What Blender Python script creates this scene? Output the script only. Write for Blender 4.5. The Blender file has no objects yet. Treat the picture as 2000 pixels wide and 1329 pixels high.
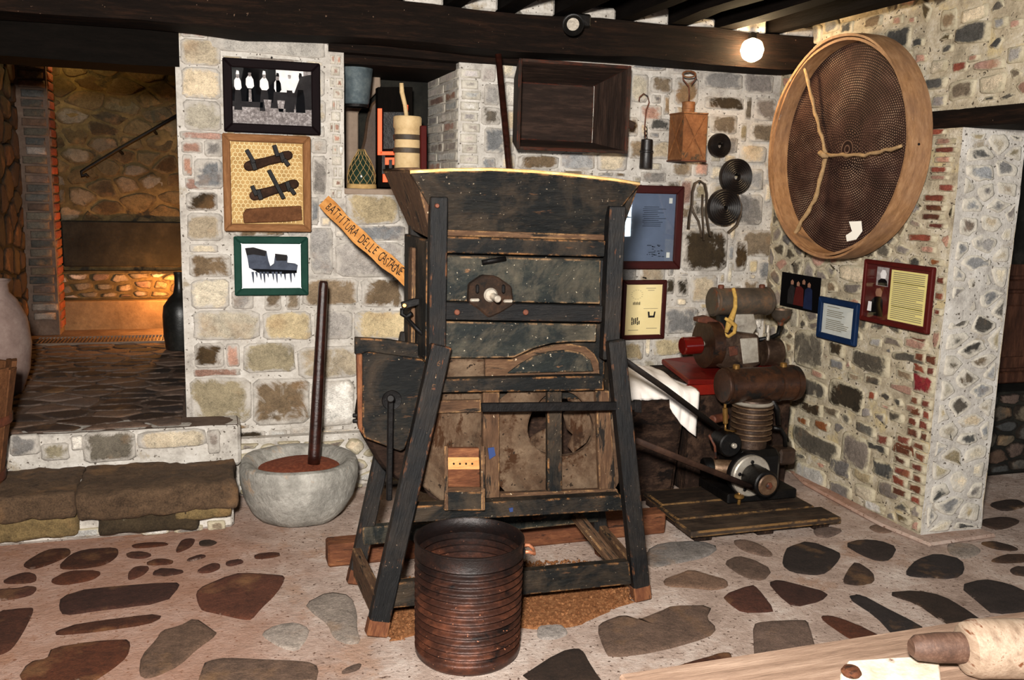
import bpy, bmesh, math, random
import numpy as np
from mathutils import Vector, Matrix, noise

# ------------------------------------------------------------------ camera
sc = bpy.context.scene
FPX, CAMH, CAMY = 1802.0, 1.6, -4.778
PITCH, ROLL, YAW = math.radians(9.5), math.radians(1.52), math.radians(72)
FW = Vector((math.cos(YAW) * math.cos(PITCH), math.sin(YAW) * math.cos(PITCH), -math.sin(PITCH)))
_r0 = Vector((math.sin(YAW), -math.cos(YAW), 0)); _u0 = _r0.cross(FW)
RT = _r0 * math.cos(ROLL) + _u0 * math.sin(ROLL)
UP = -_r0 * math.sin(ROLL) + _u0 * math.cos(ROLL)
CAM = Vector((0, CAMY, CAMH))
camd = bpy.data.cameras.new('camera'); camo = bpy.data.objects.new('camera', camd)
sc.collection.objects.link(camo)
camd.sensor_width = 36; camd.lens = FPX / 2000 * 36; camd.clip_start = 0.05
mw = Matrix((RT, UP, -FW)).transposed().to_4x4(); mw.translation = CAM
camo.matrix_world = mw
sc.camera = camo

# ------------------------------------------------------------------ view, world, lights
sc.view_settings.view_transform = 'Standard'; sc.view_settings.look = 'None'
sc.view_settings.gamma = 1.0; sc.view_settings.use_curve_mapping = False
sc.view_settings.exposure = 0.62
world = bpy.data.worlds.new('world'); sc.world = world; world.use_nodes = True
bg = world.node_tree.nodes['Background']
bg.inputs[0].default_value = (0.75, 0.85, 1.0, 1); bg.inputs[1].default_value = 0.05

def area_light(name, loc, target, size, energy, col, sizey=None):
    d = bpy.data.lights.new(name, 'AREA'); d.energy = energy; d.color = col; d.size = size
    if sizey: d.shape = 'RECTANGLE'; d.size_y = sizey
    o = bpy.data.objects.new(name, d); sc.collection.objects.link(o)
    o.location = loc
    o.rotation_euler = (Vector(target) - Vector(loc)).to_track_quat('-Z', 'Y').to_euler()
    return o
def point_light(name, loc, energy, col, r=0.03):
    d = bpy.data.lights.new(name, 'POINT'); d.energy = energy; d.color = col; d.shadow_soft_size = r
    o = bpy.data.objects.new(name, d); sc.collection.objects.link(o); o.location = loc
    return o
# the photographer's flash, held just up and to the side of the lens
area_light('flash_light', (-0.16, -4.85, 1.98), (1.1, -0.3, 1.0), 0.20, 270, (1.0, 0.96, 0.90))
# daylight from the doorway behind the photographer
for z_, h_, w_ in ((1.325, 0.17, 0.42), (1.10, 0.24, 0.52)):
    area_light('window_daylight', (5.26 - w_ / 2, -6.6, z_), (2.1, -0.05, 1.25), w_, 10, (0.78, 0.9, 1.0), h_)
# warm lamp added out of view at the left, to tint the floor
point_light('warm_tint_lamp', (-1.6, -2.6, 2.2), 40, (1.0, 0.52, 0.24), 0.06)

# ------------------------------------------------------------------ projection of a photo pixel onto a plane of the room
def ray(x, y): return FW + RT * ((x - 1000) / FPX) - UP * ((y - 664.5) / FPX)
def FL(x, y, z=0.0):
    d = ray(x, y); return CAM + d * ((z - CAMH) / d.z)
def BK(x, y, Y=0.0):
    d = ray(x, y); return CAM + d * ((Y - CAMY) / d.y)
XW = 3.146
def RWP(x, y, X=XW):
    d = ray(x, y); return CAM + d * (X / d.x)
def SC(p):
    v = Vector(p) - CAM; z = v.dot(FW); return 1000 + FPX * v.dot(RT) / z, 664.5 - FPX * v.dot(UP) / z

# ------------------------------------------------------------------ materials
def lin(c):
    r = []
    for v in c[:3]:
        v /= 255.0; r.append(v / 12.92 if v <= 0.04045 else ((v + 0.055) / 1.055) ** 2.4)
    return (r[0], r[1], r[2], 1)
MATS = {}
def new_mat(name):
    m = bpy.data.materials.new(name); m.use_nodes = True
    nt = m.node_tree; MATS[name] = m
    return m, nt, nt.nodes['Principled BSDF']
def ramp(nt, cols, pos=None):
    n = nt.nodes.new('ShaderNodeValToRGB'); e = n.color_ramp.elements
    k = len(cols)
    pos = pos or [0.28 + 0.44 * i / (k - 1) for i in range(k)] if k > 1 else [0.5]
    while len(e) < k: e.new(0.5)
    for i in range(k): e[i].position = pos[i]; e[i].color = lin(cols[i])
    return n
def coords(nt, stretch=(1, 1, 1), rnd=True):
    tc = nt.nodes.new('ShaderNodeTexCoord'); mp = nt.nodes.new('ShaderNodeMapping')
    mp.inputs['Scale'].default_value = stretch
    nt.links.new(tc.outputs['Object'], mp.inputs['Vector'])
    if rnd:
        oi = nt.nodes.new('ShaderNodeObjectInfo'); ml = nt.nodes.new('ShaderNodeMath'); ml.operation = 'MULTIPLY'
        ml.inputs[1].default_value = 37.0; nt.links.new(oi.outputs['Random'], ml.inputs[0])
        nt.links.new(ml.outputs[0], mp.inputs['Location'])
    return mp.outputs['Vector']
def tex(nt, vec, scale, detail=6, rough=0.6, dist=0.0):
    n = nt.nodes.new('ShaderNodeTexNoise'); n.inputs['Scale'].default_value = scale
    n.inputs['Detail'].default_value = detail; n.inputs['Roughness'].default_value = rough
    n.inputs['Distortion'].default_value = dist
    nt.links.new(vec, n.inputs['Vector']); return n.outputs['Fac']
def mixc(nt, fac, a, b, mode='MIX'):
    n = nt.nodes.new('ShaderNodeMix'); n.data_type = 'RGBA'; n.blend_type = mode
    for s, v in ((n.inputs[0], fac), (n.inputs[6], a), (n.inputs[7], b)):
        if isinstance(v, (int, float)): s.default_value = v
        elif isinstance(v, tuple): s.default_value = v
        else: nt.links.new(v, s)
    return n.outputs[2]
def step(nt, v, lo, hi):
    n = nt.nodes.new('ShaderNodeMapRange'); n.inputs['From Min'].default_value = lo; n.inputs['From Max'].default_value = hi
    nt.links.new(v, n.inputs['Value']); return n.outputs['Result']
def M(name, cols, scale=8, stretch=(1, 1, 1), rough=0.8, bump=0.3, metal=0.0, wear=None, specks=None, bscale=None, coat=0, dist=0.01, rnd=True, spec=0.4, edge=None, fine=0.45, dust=None):
    """cols: dark to light; wear=(colour, threshold, scale) patches; specks=(colour, threshold, scale); edge=(colour, radius, strength) bare edges; dust=(colour, scale, amount)"""
    m, nt, b = new_mat(name)
    v = coords(nt, stretch, rnd)
    f = tex(nt, v, scale, 8, 0.65)
    if fine and len(cols) > 1:
        mx = nt.nodes.new('ShaderNodeMix'); mx.inputs[0].default_value = fine * 0.8
        nt.links.new(f, mx.inputs[2]); nt.links.new(tex(nt, v, scale * 5.5, 9, 0.78), mx.inputs[3]); f = mx.outputs[0]
    col = ramp(nt, cols) if len(cols) > 1 else None
    if col: nt.links.new(f, col.inputs[0]); c = col.outputs[0]
    else: c = lin(cols[0])
    if dust:
        vd = coords(nt, (1, 1, 1), rnd); w = step(nt, tex(nt, vd, dust[1], 9, 0.72, 0.5), 0.46, 0.72)
        ml = nt.nodes.new('ShaderNodeMath'); ml.operation = 'MULTIPLY'; ml.inputs[1].default_value = dust[2]; nt.links.new(w, ml.inputs[0]); c = mixc(nt, ml.outputs[0], c, lin(dust[0]))
    if wear:
        w = step(nt, tex(nt, v, wear[2], 6, 0.7), wear[1], wear[1] + 0.07); c = mixc(nt, w, c, lin(wear[0]))
    if edge:
        bv = nt.nodes.new('ShaderNodeBevel'); bv.samples = 4; bv.inputs['Radius'].default_value = edge[1]
        ge = nt.nodes.new('ShaderNodeNewGeometry'); dt = nt.nodes.new('ShaderNodeVectorMath'); dt.operation = 'DOT_PRODUCT'
        nt.links.new(bv.outputs[0], dt.inputs[0]); nt.links.new(ge.outputs['Normal'], dt.inputs[1])
        e1 = step(nt, dt.outputs['Value'], 0.995, 0.88); ve = coords(nt, (1, 1, 1), rnd)
        e2 = step(nt, tex(nt, ve, 13, 7, 0.75), 0.60 - edge[2] * 0.2, 0.70 - edge[2] * 0.2)
        ml = nt.nodes.new('ShaderNodeMath'); ml.operation = 'MULTIPLY'; nt.links.new(e1, ml.inputs[0]); nt.links.new(e2, ml.inputs[1]); c = mixc(nt, ml.outputs[0], c, lin(edge[0]))
    if specks:
        v2 = coords(nt, (1, 1, 1), rnd)
        w = step(nt, tex(nt, v2, specks[2], 2, 0.5), specks[1], specks[1] + 0.03); c = mixc(nt, w, c, lin(specks[0]))
    if isinstance(c, tuple): b.inputs['Base Color'].default_value = c
    else: nt.links.new(c, b.inputs['Base Color'])
    b.inputs['Roughness'].default_value = rough; b.inputs['Metallic'].default_value = metal
    b.inputs['Specular IOR Level'].default_value = spec
    if coat: b.inputs['Coat Weight'].default_value = coat; b.inputs['Coat Roughness'].default_value = 0.08
    if bump:
        bn = nt.nodes.new('ShaderNodeBump'); bn.inputs['Strength'].default_value = bump; bn.inputs['Distance'].default_value = dist
        nt.links.new(tex(nt, v, bscale or scale * 2.5, 8, 0.7), bn.inputs['Height']); nt.links.new(bn.outputs[0], b.inputs['Normal'])
    return m
def stone_mat(name, smear, smear_t, lo=0.30, hi=1.45, bump=0.9, scale=9, rough=0.9, rimk=0.34):
    """colour comes from the object's own colour; noise mottles it; mortar laps over the stone's edge"""
    m, nt, b = new_mat(name)
    v = coords(nt, (1, 1, 1)); oi = nt.nodes.new('ShaderNodeObjectInfo')
    r = nt.nodes.new('ShaderNodeMapRange'); r.inputs['From Min'].default_value = 0.36; r.inputs['From Max'].default_value = 0.64
    r.inputs['To Min'].default_value = lo; r.inputs['To Max'].default_value = hi; r.clamp = False
    n1 = nt.nodes.new('ShaderNodeMix'); n1.inputs[0].default_value = 0.45
    nt.links.new(tex(nt, v, scale, 9, 0.72, 0.4), n1.inputs[2]); nt.links.new(tex(nt, v, scale * 5, 7, 0.75), n1.inputs[3])
    n2 = nt.nodes.new('ShaderNodeMix'); n2.inputs[0].default_value = 0.34
    nt.links.new(n1.outputs[0], n2.inputs[2]); nt.links.new(tex(nt, coords(nt, (1, 2.2, 1)), 150, 3, 0.6), n2.inputs[3]); nt.links.new(n2.outputs[0], r.inputs['Value'])
    lim = nt.nodes.new('ShaderNodeMath'); lim.operation = 'MAXIMUM'; lim.inputs[1].default_value = 0.12; nt.links.new(r.outputs[0], lim.inputs[0])
    g = nt.nodes.new('ShaderNodeCombineColor')
    for i in range(3): nt.links.new(lim.outputs[0], g.inputs[i])
    c = mixc(nt, 1.0, oi.outputs['Color'], g.outputs[0], 'MULTIPLY')
    w = step(nt, tex(nt, v, 5.0, 5, 0.6), 0.56, 0.72); c = mixc(nt, w, c, mixc(nt, 0.35, c, lin((168, 124, 80))))
    at = nt.nodes.new('ShaderNodeAttribute'); at.attribute_name = 'rim'
    ad = nt.nodes.new('ShaderNodeMath'); ad.operation = 'MULTIPLY_ADD'; ad.inputs[1].default_value = rimk
    nt.links.new(at.outputs['Fac'], ad.inputs[0]); nt.links.new(tex(nt, v, 8.0, 8, 0.72, 0.8), ad.inputs[2])
    sm = ramp(nt, [tuple(max(0, q - 44) for q in smear), smear, tuple(min(255, q + 16) for q in smear)]); nt.links.new(tex(nt, v, 14.0, 8, 0.7), sm.inputs[0])
    w = step(nt, ad.outputs[0], smear_t, smear_t + 0.14); c = mixc(nt, w, c, sm.outputs[0])
    nt.links.new(c, b.inputs['Base Color']); b.inputs['Roughness'].default_value = rough
    b.inputs['Specular IOR Level'].default_value = 0.25
    bn = nt.nodes.new('ShaderNodeBump'); bn.inputs['Strength'].default_value = bump; bn.inputs['Distance'].default_value = 0.016
    nt.links.new(tex(nt, v, scale * 2.6, 10, 0.75), bn.inputs['Height']); nt.links.new(bn.outputs[0], b.inputs['Normal'])
    return m

stone_mat('stone', (190, 182, 172), 0.63, bump=1.0)
stone_mat('stone_limed', (206, 197, 182), 0.57, bump=1.0, rimk=0.42)
stone_mat('stone_rough', (190, 178, 152), 0.66, bump=1.0, scale=9, rimk=0.40)
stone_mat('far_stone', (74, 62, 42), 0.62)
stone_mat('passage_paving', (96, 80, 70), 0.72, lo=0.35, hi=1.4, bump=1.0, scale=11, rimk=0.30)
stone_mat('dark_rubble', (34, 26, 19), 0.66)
stone_mat('paving', (158, 136, 122), 0.74, lo=0.25, hi=1.55, bump=1.0, scale=11, rimk=0.16)
M('mortar_back', [(116, 109, 102), (180, 173, 164), (212, 207, 200)], 9, bump=1.0, wear=((150, 138, 120), 0.60, 4), specks=((92, 84, 76), 0.65, 60), rough=0.95, spec=0.15)
M('mortar_right', [(96, 84, 66), (170, 157, 134), (212, 204, 190)], 10, bump=1.0, wear=((182, 164, 126), 0.56, 3), specks=((80, 70, 58), 0.65, 55), rough=0.95, spec=0.15)
M('floor_mortar', [(110, 90, 78), (168, 147, 134), (206, 192, 182)], 5, bump=0.9, wear=((158, 130, 112), 0.57, 2.2), specks=((90, 70, 60), 0.65, 70), rough=0.92, bscale=40, spec=0.18)
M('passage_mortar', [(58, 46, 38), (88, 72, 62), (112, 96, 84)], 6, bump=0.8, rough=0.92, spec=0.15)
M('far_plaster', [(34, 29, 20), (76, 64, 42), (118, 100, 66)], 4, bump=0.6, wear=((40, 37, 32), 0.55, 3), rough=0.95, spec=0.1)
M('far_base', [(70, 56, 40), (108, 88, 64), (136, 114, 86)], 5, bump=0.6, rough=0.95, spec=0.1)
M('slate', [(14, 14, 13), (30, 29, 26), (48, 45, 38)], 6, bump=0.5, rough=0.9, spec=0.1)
M('dark_wood', [(7, 5, 4), (20, 13, 9), (48, 30, 20)], 6, (0.6, 6, 6), bump=0.8, rough=0.8, spec=0.08, specks=((90, 70, 56), 0.73, 60))
M('joist_wood', [(6, 4, 3), (13, 9, 7), (26, 18, 14)], 6, (0.6, 6, 6), bump=0.6, rough=0.85, spec=0.05)
M('board_dark', [(5, 4, 3), (11, 8, 6), (18, 13, 10)], 6, (1, 5, 5), bump=0.4, rough=0.9, spec=0.05)
M('black_paint', [(4, 5, 5), (12, 13, 13), (34, 31, 26)], 6, (1, 4, 4), bump=0.7, rough=0.62, wear=((74, 50, 32), 0.65, 8), specks=((110, 98, 82), 0.71, 90), spec=0.16, edge=((168, 116, 68), 0.010, 0.5), dust=((72, 58, 44), 3.5, 0.75))
M('green_paint', [(5, 7, 7), (18, 22, 21), (52, 52, 44)], 4.5, (1, 2.0, 2.0), bump=0.7, rough=0.62, wear=((112, 78, 50), 0.63, 6), specks=((140, 130, 112), 0.70, 80), spec=0.18, edge=((160, 122, 84), 0.010, 0.6), dust=((96, 86, 70), 4.0, 0.7))
M('leg_paint', [(4, 4, 5), (9, 9, 10), (24, 22, 20)], 6, (1, 6, 6), bump=0.7, rough=0.5, wear=((120, 66, 32), 0.67, 9), specks=((100, 84, 70), 0.72, 90), spec=0.22, edge=((150, 92, 50), 0.008, 0.25), dust=((54, 44, 35), 4.0, 0.45))
M('worn_wood', [(30, 20, 14), (78, 56, 40), (128, 100, 74)], 5, (1, 6, 6), bump=0.7, rough=0.8, wear=((26, 22, 19), 0.54, 5), specks=((160, 140, 115), 0.71, 60), spec=0.15, edge=((176, 134, 88), 0.008, 0.5))
M('dusty_panel', [(26, 18, 13), (68, 51, 38), (116, 97, 78)], 4, (1.5, 4, 1.5), bump=0.7, rough=0.9, wear=((50, 31, 18), 0.53, 4), specks=((36, 27, 20), 0.66, 50), spec=0.1, dust=((128, 110, 90), 5, 0.45), edge=((40, 26, 17), 0.014, 0.8))
M('raw_edge', [(140, 92, 48), (212, 168, 104), (246, 224, 172)], 20, (1, 3, 3), bump=0.5, rough=0.7)
M('orange_wood', [(42, 24, 15), (90, 53, 34), (136, 90, 58)], 7, (1, 5, 5), bump=0.5, rough=0.75, wear=((40, 25, 18), 0.57, 8), spec=0.15)
M('pale_wood', [(128, 84, 46), (178, 126, 76), (206, 156, 104)], 7, (1, 5, 5), bump=0.4, rough=0.75, spec=0.15)
M('sign_wood', [(150, 92, 42), (196, 134, 72), (222, 166, 100)], 6, (1, 7, 7), bump=0.3, rough=0.8, spec=0.1)
M('frame_oak', [(74, 46, 27), (118, 80, 50), (150, 108, 72)], 7, (1, 7, 7), bump=0.4, rough=0.8, spec=0.1)
M('frame_dark', [(8, 4, 5), (20, 10, 12)], 8, (1, 6, 6), bump=0.15, rough=0.7, spec=0.06)
M('frame_mahogany', [(34, 10, 9), (62, 20, 17)], 8, (1, 6, 6), bump=0.15, rough=0.5, spec=0.15)
M('frame_red', [(54, 12, 10), (78, 20, 15)], 8, bump=0.1, rough=0.6, spec=0.1)
M('frame_green', [(14, 40, 33), (30, 62, 51)], 9, bump=0.2, rough=0.7, spec=0.08)
M('frame_blue', [(8, 22, 46), (16, 38, 70)], 9, bump=0.2, rough=0.6, spec=0.1)
M('iron', [(5, 4, 4), (13, 11, 11), (30, 26, 24)], 12, bump=0.4, rough=0.5, metal=0.3, wear=((80, 42, 24), 0.66, 14), spec=0.2)
M('rust', [(34, 18, 12), (84, 44, 28), (120, 66, 42)], 11, bump=0.4, rough=0.6, metal=0.25, wear=((40, 34, 32), 0.56, 6))
M('handle_copper', [(110, 60, 38), (176, 112, 80), (206, 150, 118)], 14, bump=0.2, rough=0.4, metal=0.4)
M('plate_rust', [(12, 9, 7), (36, 25, 18), (70, 46, 30)], 14, bump=0.5, rough=0.8, metal=0.0, wear=((16, 15, 14), 0.54, 9), spec=0.12)
M('bucket_metal', [(20, 12, 9), (58, 33, 24), (116, 66, 44)], 6, (1, 1, 1.6), bump=0.4, rough=0.42, metal=0.3, wear=((18, 13, 12), 0.57, 3.5), specks=((150, 96, 70), 0.71, 60))
nt = MATS['bucket_metal'].node_tree; bs = nt.nodes['Principled BSDF']; src = bs.inputs['Base Color'].links[0].from_socket      # tarry black round the upper part of the bin
tc = nt.nodes.new('ShaderNodeTexCoord'); sx = nt.nodes.new('ShaderNodeSeparateXYZ'); nt.links.new(tc.outputs['Object'], sx.inputs[0])
ma_ = nt.nodes.new('ShaderNodeMath'); ma_.operation = 'MULTIPLY_ADD'; ma_.inputs[1].default_value = 0.28
nt.links.new(tex(nt, tc.outputs['Object'], 9, 6, 0.7), ma_.inputs[0]); nt.links.new(sx.outputs[2], ma_.inputs[2])
nt.links.new(mixc(nt, step(nt, ma_.outputs[0], 0.37, 0.50), src, mixc(nt, 0.86, src, lin((9, 9, 10)))), bs.inputs['Base Color'])
M('engine_black', [(6, 5, 5), (16, 14, 13), (32, 26, 22)], 14, bump=0.3, rough=0.4, metal=0.5)
M('engine_grease', [(26, 18, 13), (58, 42, 32), (104, 84, 68)], 10, bump=0.4, rough=0.45, metal=0.45, wear=((30, 22, 18), 0.56, 6))
M('tank_rust', [(26, 15, 10), (58, 36, 24), (94, 58, 36)], 9, bump=0.3, rough=0.42, metal=0.5, wear=((30, 28, 26), 0.54, 7))
M('tank_grey', [(40, 36, 32), (78, 68, 58), (126, 92, 64)], 9, bump=0.3, rough=0.5, metal=0.4, wear=((116, 56, 24), 0.60, 6))
M('alloy', [(110, 102, 92), (168, 158, 144), (205, 198, 184)], 10, bump=0.25, rough=0.4, metal=0.5, wear=((84, 66, 50), 0.60, 7))
M('fin_metal', [(50, 36, 26), (98, 74, 54), (146, 122, 98)], 12, bump=0.2, rough=0.45, metal=0.5)
M('brass', [(84, 58, 26), (148, 110, 56)], 10, bump=0.1, rough=0.4, metal=0.6)
M('red_paint', [(60, 9, 6), (112, 18, 11)], 6, bump=0.2, rough=0.35, wear=((44, 12, 8), 0.58, 6), spec=0.4)
M('red_dark', [(78, 14, 9), (128, 26, 14)], 5, bump=0.2, rough=0.35, wear=((52, 18, 12), 0.6, 6))
M('galvanised', [(40, 48, 52), (74, 84, 88), (112, 120, 120)], 10, bump=0.2, rough=0.55, metal=0.3, spec=0.2)
M('mortar_stone', [(86, 82, 76), (146, 142, 134), (190, 185, 176)], 9, (1, 1, 0.8), bump=1.0, rough=0.9, wear=((170, 146, 122), 0.60, 3.5), bscale=30, spec=0.15, dist=0.014)
M('husk', [(60, 35, 20), (130, 84, 52), (188, 140, 98)], 70, bump=0.9, rough=0.9, spec=0.1)
M('husk_red', [(66, 30, 18), (120, 60, 38), (164, 96, 64)], 60, bump=0.8, rough=0.9, spec=0.2)
M('pestle_wood', [(16, 6, 4), (36, 15, 10), (64, 29, 19)], 6, (1, 7, 7), bump=0.3, rough=0.28, spec=0.5)
M('hoop_wood', [(84, 58, 38), (142, 104, 70), (180, 142, 104)], 5, (2, 2, 8), bump=0.3, rough=0.6, spec=0.2, wear=((190, 180, 166), 0.67, 3), dust=((120, 92, 74), 2.5, 0.7))
M('rope', [(120, 92, 60), (180, 148, 106)], 40, bump=0.6, rough=0.9)
M('rope_yellow', [(130, 92, 34), (204, 166, 86)], 40, bump=0.6, rough=0.9)
M('belt_brown', [(24, 14, 10), (46, 30, 22), (72, 50, 38)], 9, bump=0.3, rough=0.7, spec=0.15)
M('leather', [(30, 24, 18), (62, 50, 38), (90, 74, 56)], 9, bump=0.3, rough=0.6)
M('coil_dark', [(8, 6, 6), (22, 17, 15), (44, 34, 28)], 14, bump=0.2, rough=0.4)
M('tin_rust', [(62, 32, 15), (118, 74, 42), (160, 114, 74)], 9, bump=0.25, rough=0.6, metal=0.2, wear=((66, 54, 40), 0.55, 8), spec=0.25)
M('cloth_white', [(206, 196, 186), (236, 228, 220)], 5, bump=0.25, rough=0.9, bscale=18)
M('trough_wood', [(14, 9, 7), (40, 28, 22), (74, 54, 44)], 5, (0.8, 6, 6), bump=0.7, rough=0.7, spec=0.15, wear=((90, 38, 22), 0.66, 6), edge=((96, 40, 22), 0.012, 0.6))
M('chest_wood', [(9, 6, 4), (36, 24, 18), (84, 62, 48)], 6, (1.5, 3, 1.5), bump=0.9, rough=0.88, spec=0.12, wear=((18, 12, 9), 0.54, 5))
M('oily_plank', [(12, 8, 6), (36, 26, 19), (76, 56, 40)], 5, (1, 6, 6), bump=0.7, rough=0.7, spec=0.2, edge=((168, 124, 70), 0.01, 0.8), dust=((90, 74, 60), 3, 0.6))
M('bench_wood', [(84, 64, 52), (140, 114, 96), (176, 150, 130)], 5, (0.8, 8, 8), bump=0.4, rough=0.65, spec=0.2)
M('peeling_paint', [(168, 120, 82), (222, 206, 186), (240, 232, 218)], 6, bump=0.4, rough=0.6, wear=((110, 70, 52), 0.57, 6))
M('mallet_wood', [(92, 70, 54), (150, 128, 108), (186, 168, 148)], 6, (1, 6, 6), bump=0.3, rough=0.6, wear=((104, 62, 38), 0.57, 6))
M('dark_mallet', [(40, 26, 20), (80, 56, 44), (120, 92, 76)], 6, (1, 6, 6), bump=0.3, rough=0.6)
M('jar_clay', [(84, 66, 60), (122, 102, 94), (150, 132, 122)], 5, bump=0.3, rough=0.85, spec=0.15)
M('cabinet_wood', [(24, 13, 9), (62, 37, 26), (100, 64, 46)], 5, (4, 4, 0.8), bump=0.2, rough=0.5, spec=0.3)
M('bottle_dark', [(8, 8, 8), (24, 24, 22), (46, 44, 40)], 8, bump=0.2, rough=0.35)
M('clay_pipe', [(150, 120, 80), (196, 166, 120), (214, 188, 144)], 8, bump=0.2, rough=0.7)
M('cream_plaster', [(112, 96, 82), (150, 132, 116)], 6, bump=0.5, rough=0.9, spec=0.1)
M('hung_leather', [(28, 19, 13), (62, 44, 30), (88, 66, 46)], 6, bump=0.3, rough=0.6)
M('canvas', [(120, 92, 54), (166, 134, 86), (190, 160, 108)], 12, bump=0.3, rough=0.9, spec=0.1)
M('netting', [(206, 180, 128), (232, 208, 160)], 12, bump=0, rough=0.8)
M('clog_iron', [(18, 11, 8), (44, 29, 21), (76, 52, 38)], 12, bump=0.4, rough=0.8, wear=((110, 60, 30), 0.66, 8), spec=0.08)
M('brush_wood', [(46, 27, 15), (88, 55, 32), (116, 76, 48)], 26, bump=0.6, rough=0.8, spec=0.15)
M('ink', [(22, 16, 14)], rough=0.8, bump=0)
M('paper_white', [(226, 226, 226), (240, 240, 240)], 6, bump=0, rough=0.5)
M('paper_yellow', [(214, 194, 138), (234, 216, 164)], 3, bump=0, rough=0.5)
M('paper_lemon', [(206, 190, 116), (222, 208, 140)], 3, bump=0, rough=0.5)
M('paper_grey', [(176, 178, 172), (196, 198, 192)], 3, bump=0, rough=0.5)
M('paper_blue_glare', [(60, 70, 88), (86, 98, 120)], 2.5, bump=0, rough=0.4)  # bluish reflection of the glass, coloured into the sheet
M('photo_black', [(6, 5, 6)], bump=0, rough=0.85, spec=0.05)
M('photo_dark', [(20, 18, 19), (44, 41, 41)], 30, bump=0, rough=0.8, spec=0.08)
M('photo_mid', [(90, 84, 84), (140, 132, 130), (180, 172, 170)], 60, bump=0, rough=0.8, spec=0.08)
M('photo_light', [(200, 194, 192), (232, 228, 226)], 30, bump=0, rough=0.8, spec=0.08)
M('photo_grain', [(40, 36, 36), (120, 112, 110), (206, 200, 198)], 90, bump=0, rough=0.8, spec=0.08)
M('photo_slate', [(44, 48, 58), (84, 90, 104)], 20, bump=0, rough=0.8, spec=0.08)
M('photo_blue', [(14, 16, 30), (30, 40, 70)], 8, bump=0, rough=0.8, spec=0.08)
M('photo_skin', [(120, 84, 66), (150, 110, 90)], 8, bump=0, rough=0.8, spec=0.08)
M('photo_maroon', [(52, 16, 14), (84, 28, 24)], 8, bump=0, rough=0.8, spec=0.08)
M('print_grey', [(120, 112, 92)], bump=0, rough=0.6)
M('white_chip', [(236, 232, 222)], bump=0, rough=0.6)
M('teal_paint', [(14, 54, 60)], bump=0, rough=0.8)
M('blue_paint', [(28, 46, 88)], bump=0, rough=0.8)
M('grate_metal', [(60, 48, 40), (110, 90, 74)], 10, bump=0.2, rough=0.5, metal=0.4)

def emis(name, col, s):
    m, nt, b = new_mat(name); b.inputs['Emission Color'].default_value = (*col, 1); b.inputs['Emission Strength'].default_value = s
    b.inputs['Base Color'].default_value = (*col, 1)
emis('bulb_glow', (1.0, 0.72, 0.40), 85); emis('ember_glow', (1.0, 0.075, 0.005), 0.45); emis('lamp_glow', (1.0, 0.62, 0.22), 12)
m, nt, b = new_mat('pane_glass')
gl = nt.nodes.new('ShaderNodeBsdfGlossy'); gl.inputs['Roughness'].default_value = 0.02
tr = nt.nodes.new('ShaderNodeBsdfTransparent'); mx = nt.nodes.new('ShaderNodeMixShader'); lw = nt.nodes.new('ShaderNodeLayerWeight'); pw_ = nt.nodes.new('ShaderNodeMath'); pw_.operation = 'POWER'; pw_.inputs[1].default_value = 4.0
lw.inputs[0].default_value = 0.5; ma_ = nt.nodes.new('ShaderNodeMath'); ma_.operation = 'MULTIPLY_ADD'; ma_.inputs[1].default_value = 0.6; ma_.inputs[2].default_value = 0.035
nt.links.new(lw.outputs['Facing'], pw_.inputs[0]); nt.links.new(pw_.outputs[0], ma_.inputs[0]); nt.links.new(ma_.outputs[0], mx.inputs[0]); nt.links.new(tr.outputs[0], mx.inputs[1]); nt.links.new(gl.outputs[0], mx.inputs[2])
nt.links.new(mx.outputs[0], nt.nodes['Material Output'].inputs[0])
m, nt, b = new_mat('green_glass'); b.inputs['Base Color'].default_value = lin((30, 44, 34)); b.inputs['Roughness'].default_value = 0.08; b.inputs['Specular IOR Level'].default_value = 0.7
m, nt, b = new_mat('red_glass'); b.inputs['Base Color'].default_value = lin((84, 12, 8)); b.inputs['Roughness'].default_value = 0.15; b.inputs['Coat Weight'].default_value = 0.6

# sieve sheet: rings of small punched holes
m, nt, b = new_mat('sieve_sheet')
tc = nt.nodes.new('ShaderNodeTexCoord'); sx = nt.nodes.new('ShaderNodeSeparateXYZ'); nt.links.new(tc.outputs['Object'], sx.inputs[0])
def mth(op, a, bb=None, c=None):
    n = nt.nodes.new('ShaderNodeMath'); n.operation = op
    for i, v in enumerate((a, bb, c)):
        if v is None: continue
        if isinstance(v, (int, float)): n.inputs[i].default_value = v
        else: nt.links.new(v, n.inputs[i])
    return n.outputs[0]
DD = 0.0125
rr = mth('SQRT', mth('ADD', mth('MULTIPLY', sx.outputs[0], sx.outputs[0]), mth('MULTIPLY', sx.outputs[1], sx.outputs[1])))
rk = mth('DIVIDE', rr, DD); ring = mth('FLOOR', rk)
th = mth('DIVIDE', mth('ARCTAN2', sx.outputs[1], sx.outputs[0]), 2 * math.pi)
nn = mth('MULTIPLY', mth('FLOOR', mth('DIVIDE', ring, 4)), 25)
aa = mth('ADD', mth('MULTIPLY', th, nn), mth('MULTIPLY', ring, 0.5))
fx = mth('SUBTRACT', mth('FRACT', rk), 0.5); fy = mth('SUBTRACT', mth('FRACT', aa), 0.5)
dd = mth('SQRT', mth('ADD', mth('MULTIPLY', fx, fx), mth('MULTIPLY', fy, fy)))
hole = step(nt, dd, 0.34, 0.22)
nv = coords(nt); base = ramp(nt, [(16, 8, 6), (36, 20, 16), (62, 40, 33)]); nt.links.new(tex(nt, nv, 7, 8, 0.7), base.inputs[0])
hol = ramp(nt, [(30, 18, 15), (98, 74, 61), (166, 140, 118)]); nt.links.new(tex(nt, nv, 5, 6, 0.6), hol.inputs[0])
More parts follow.
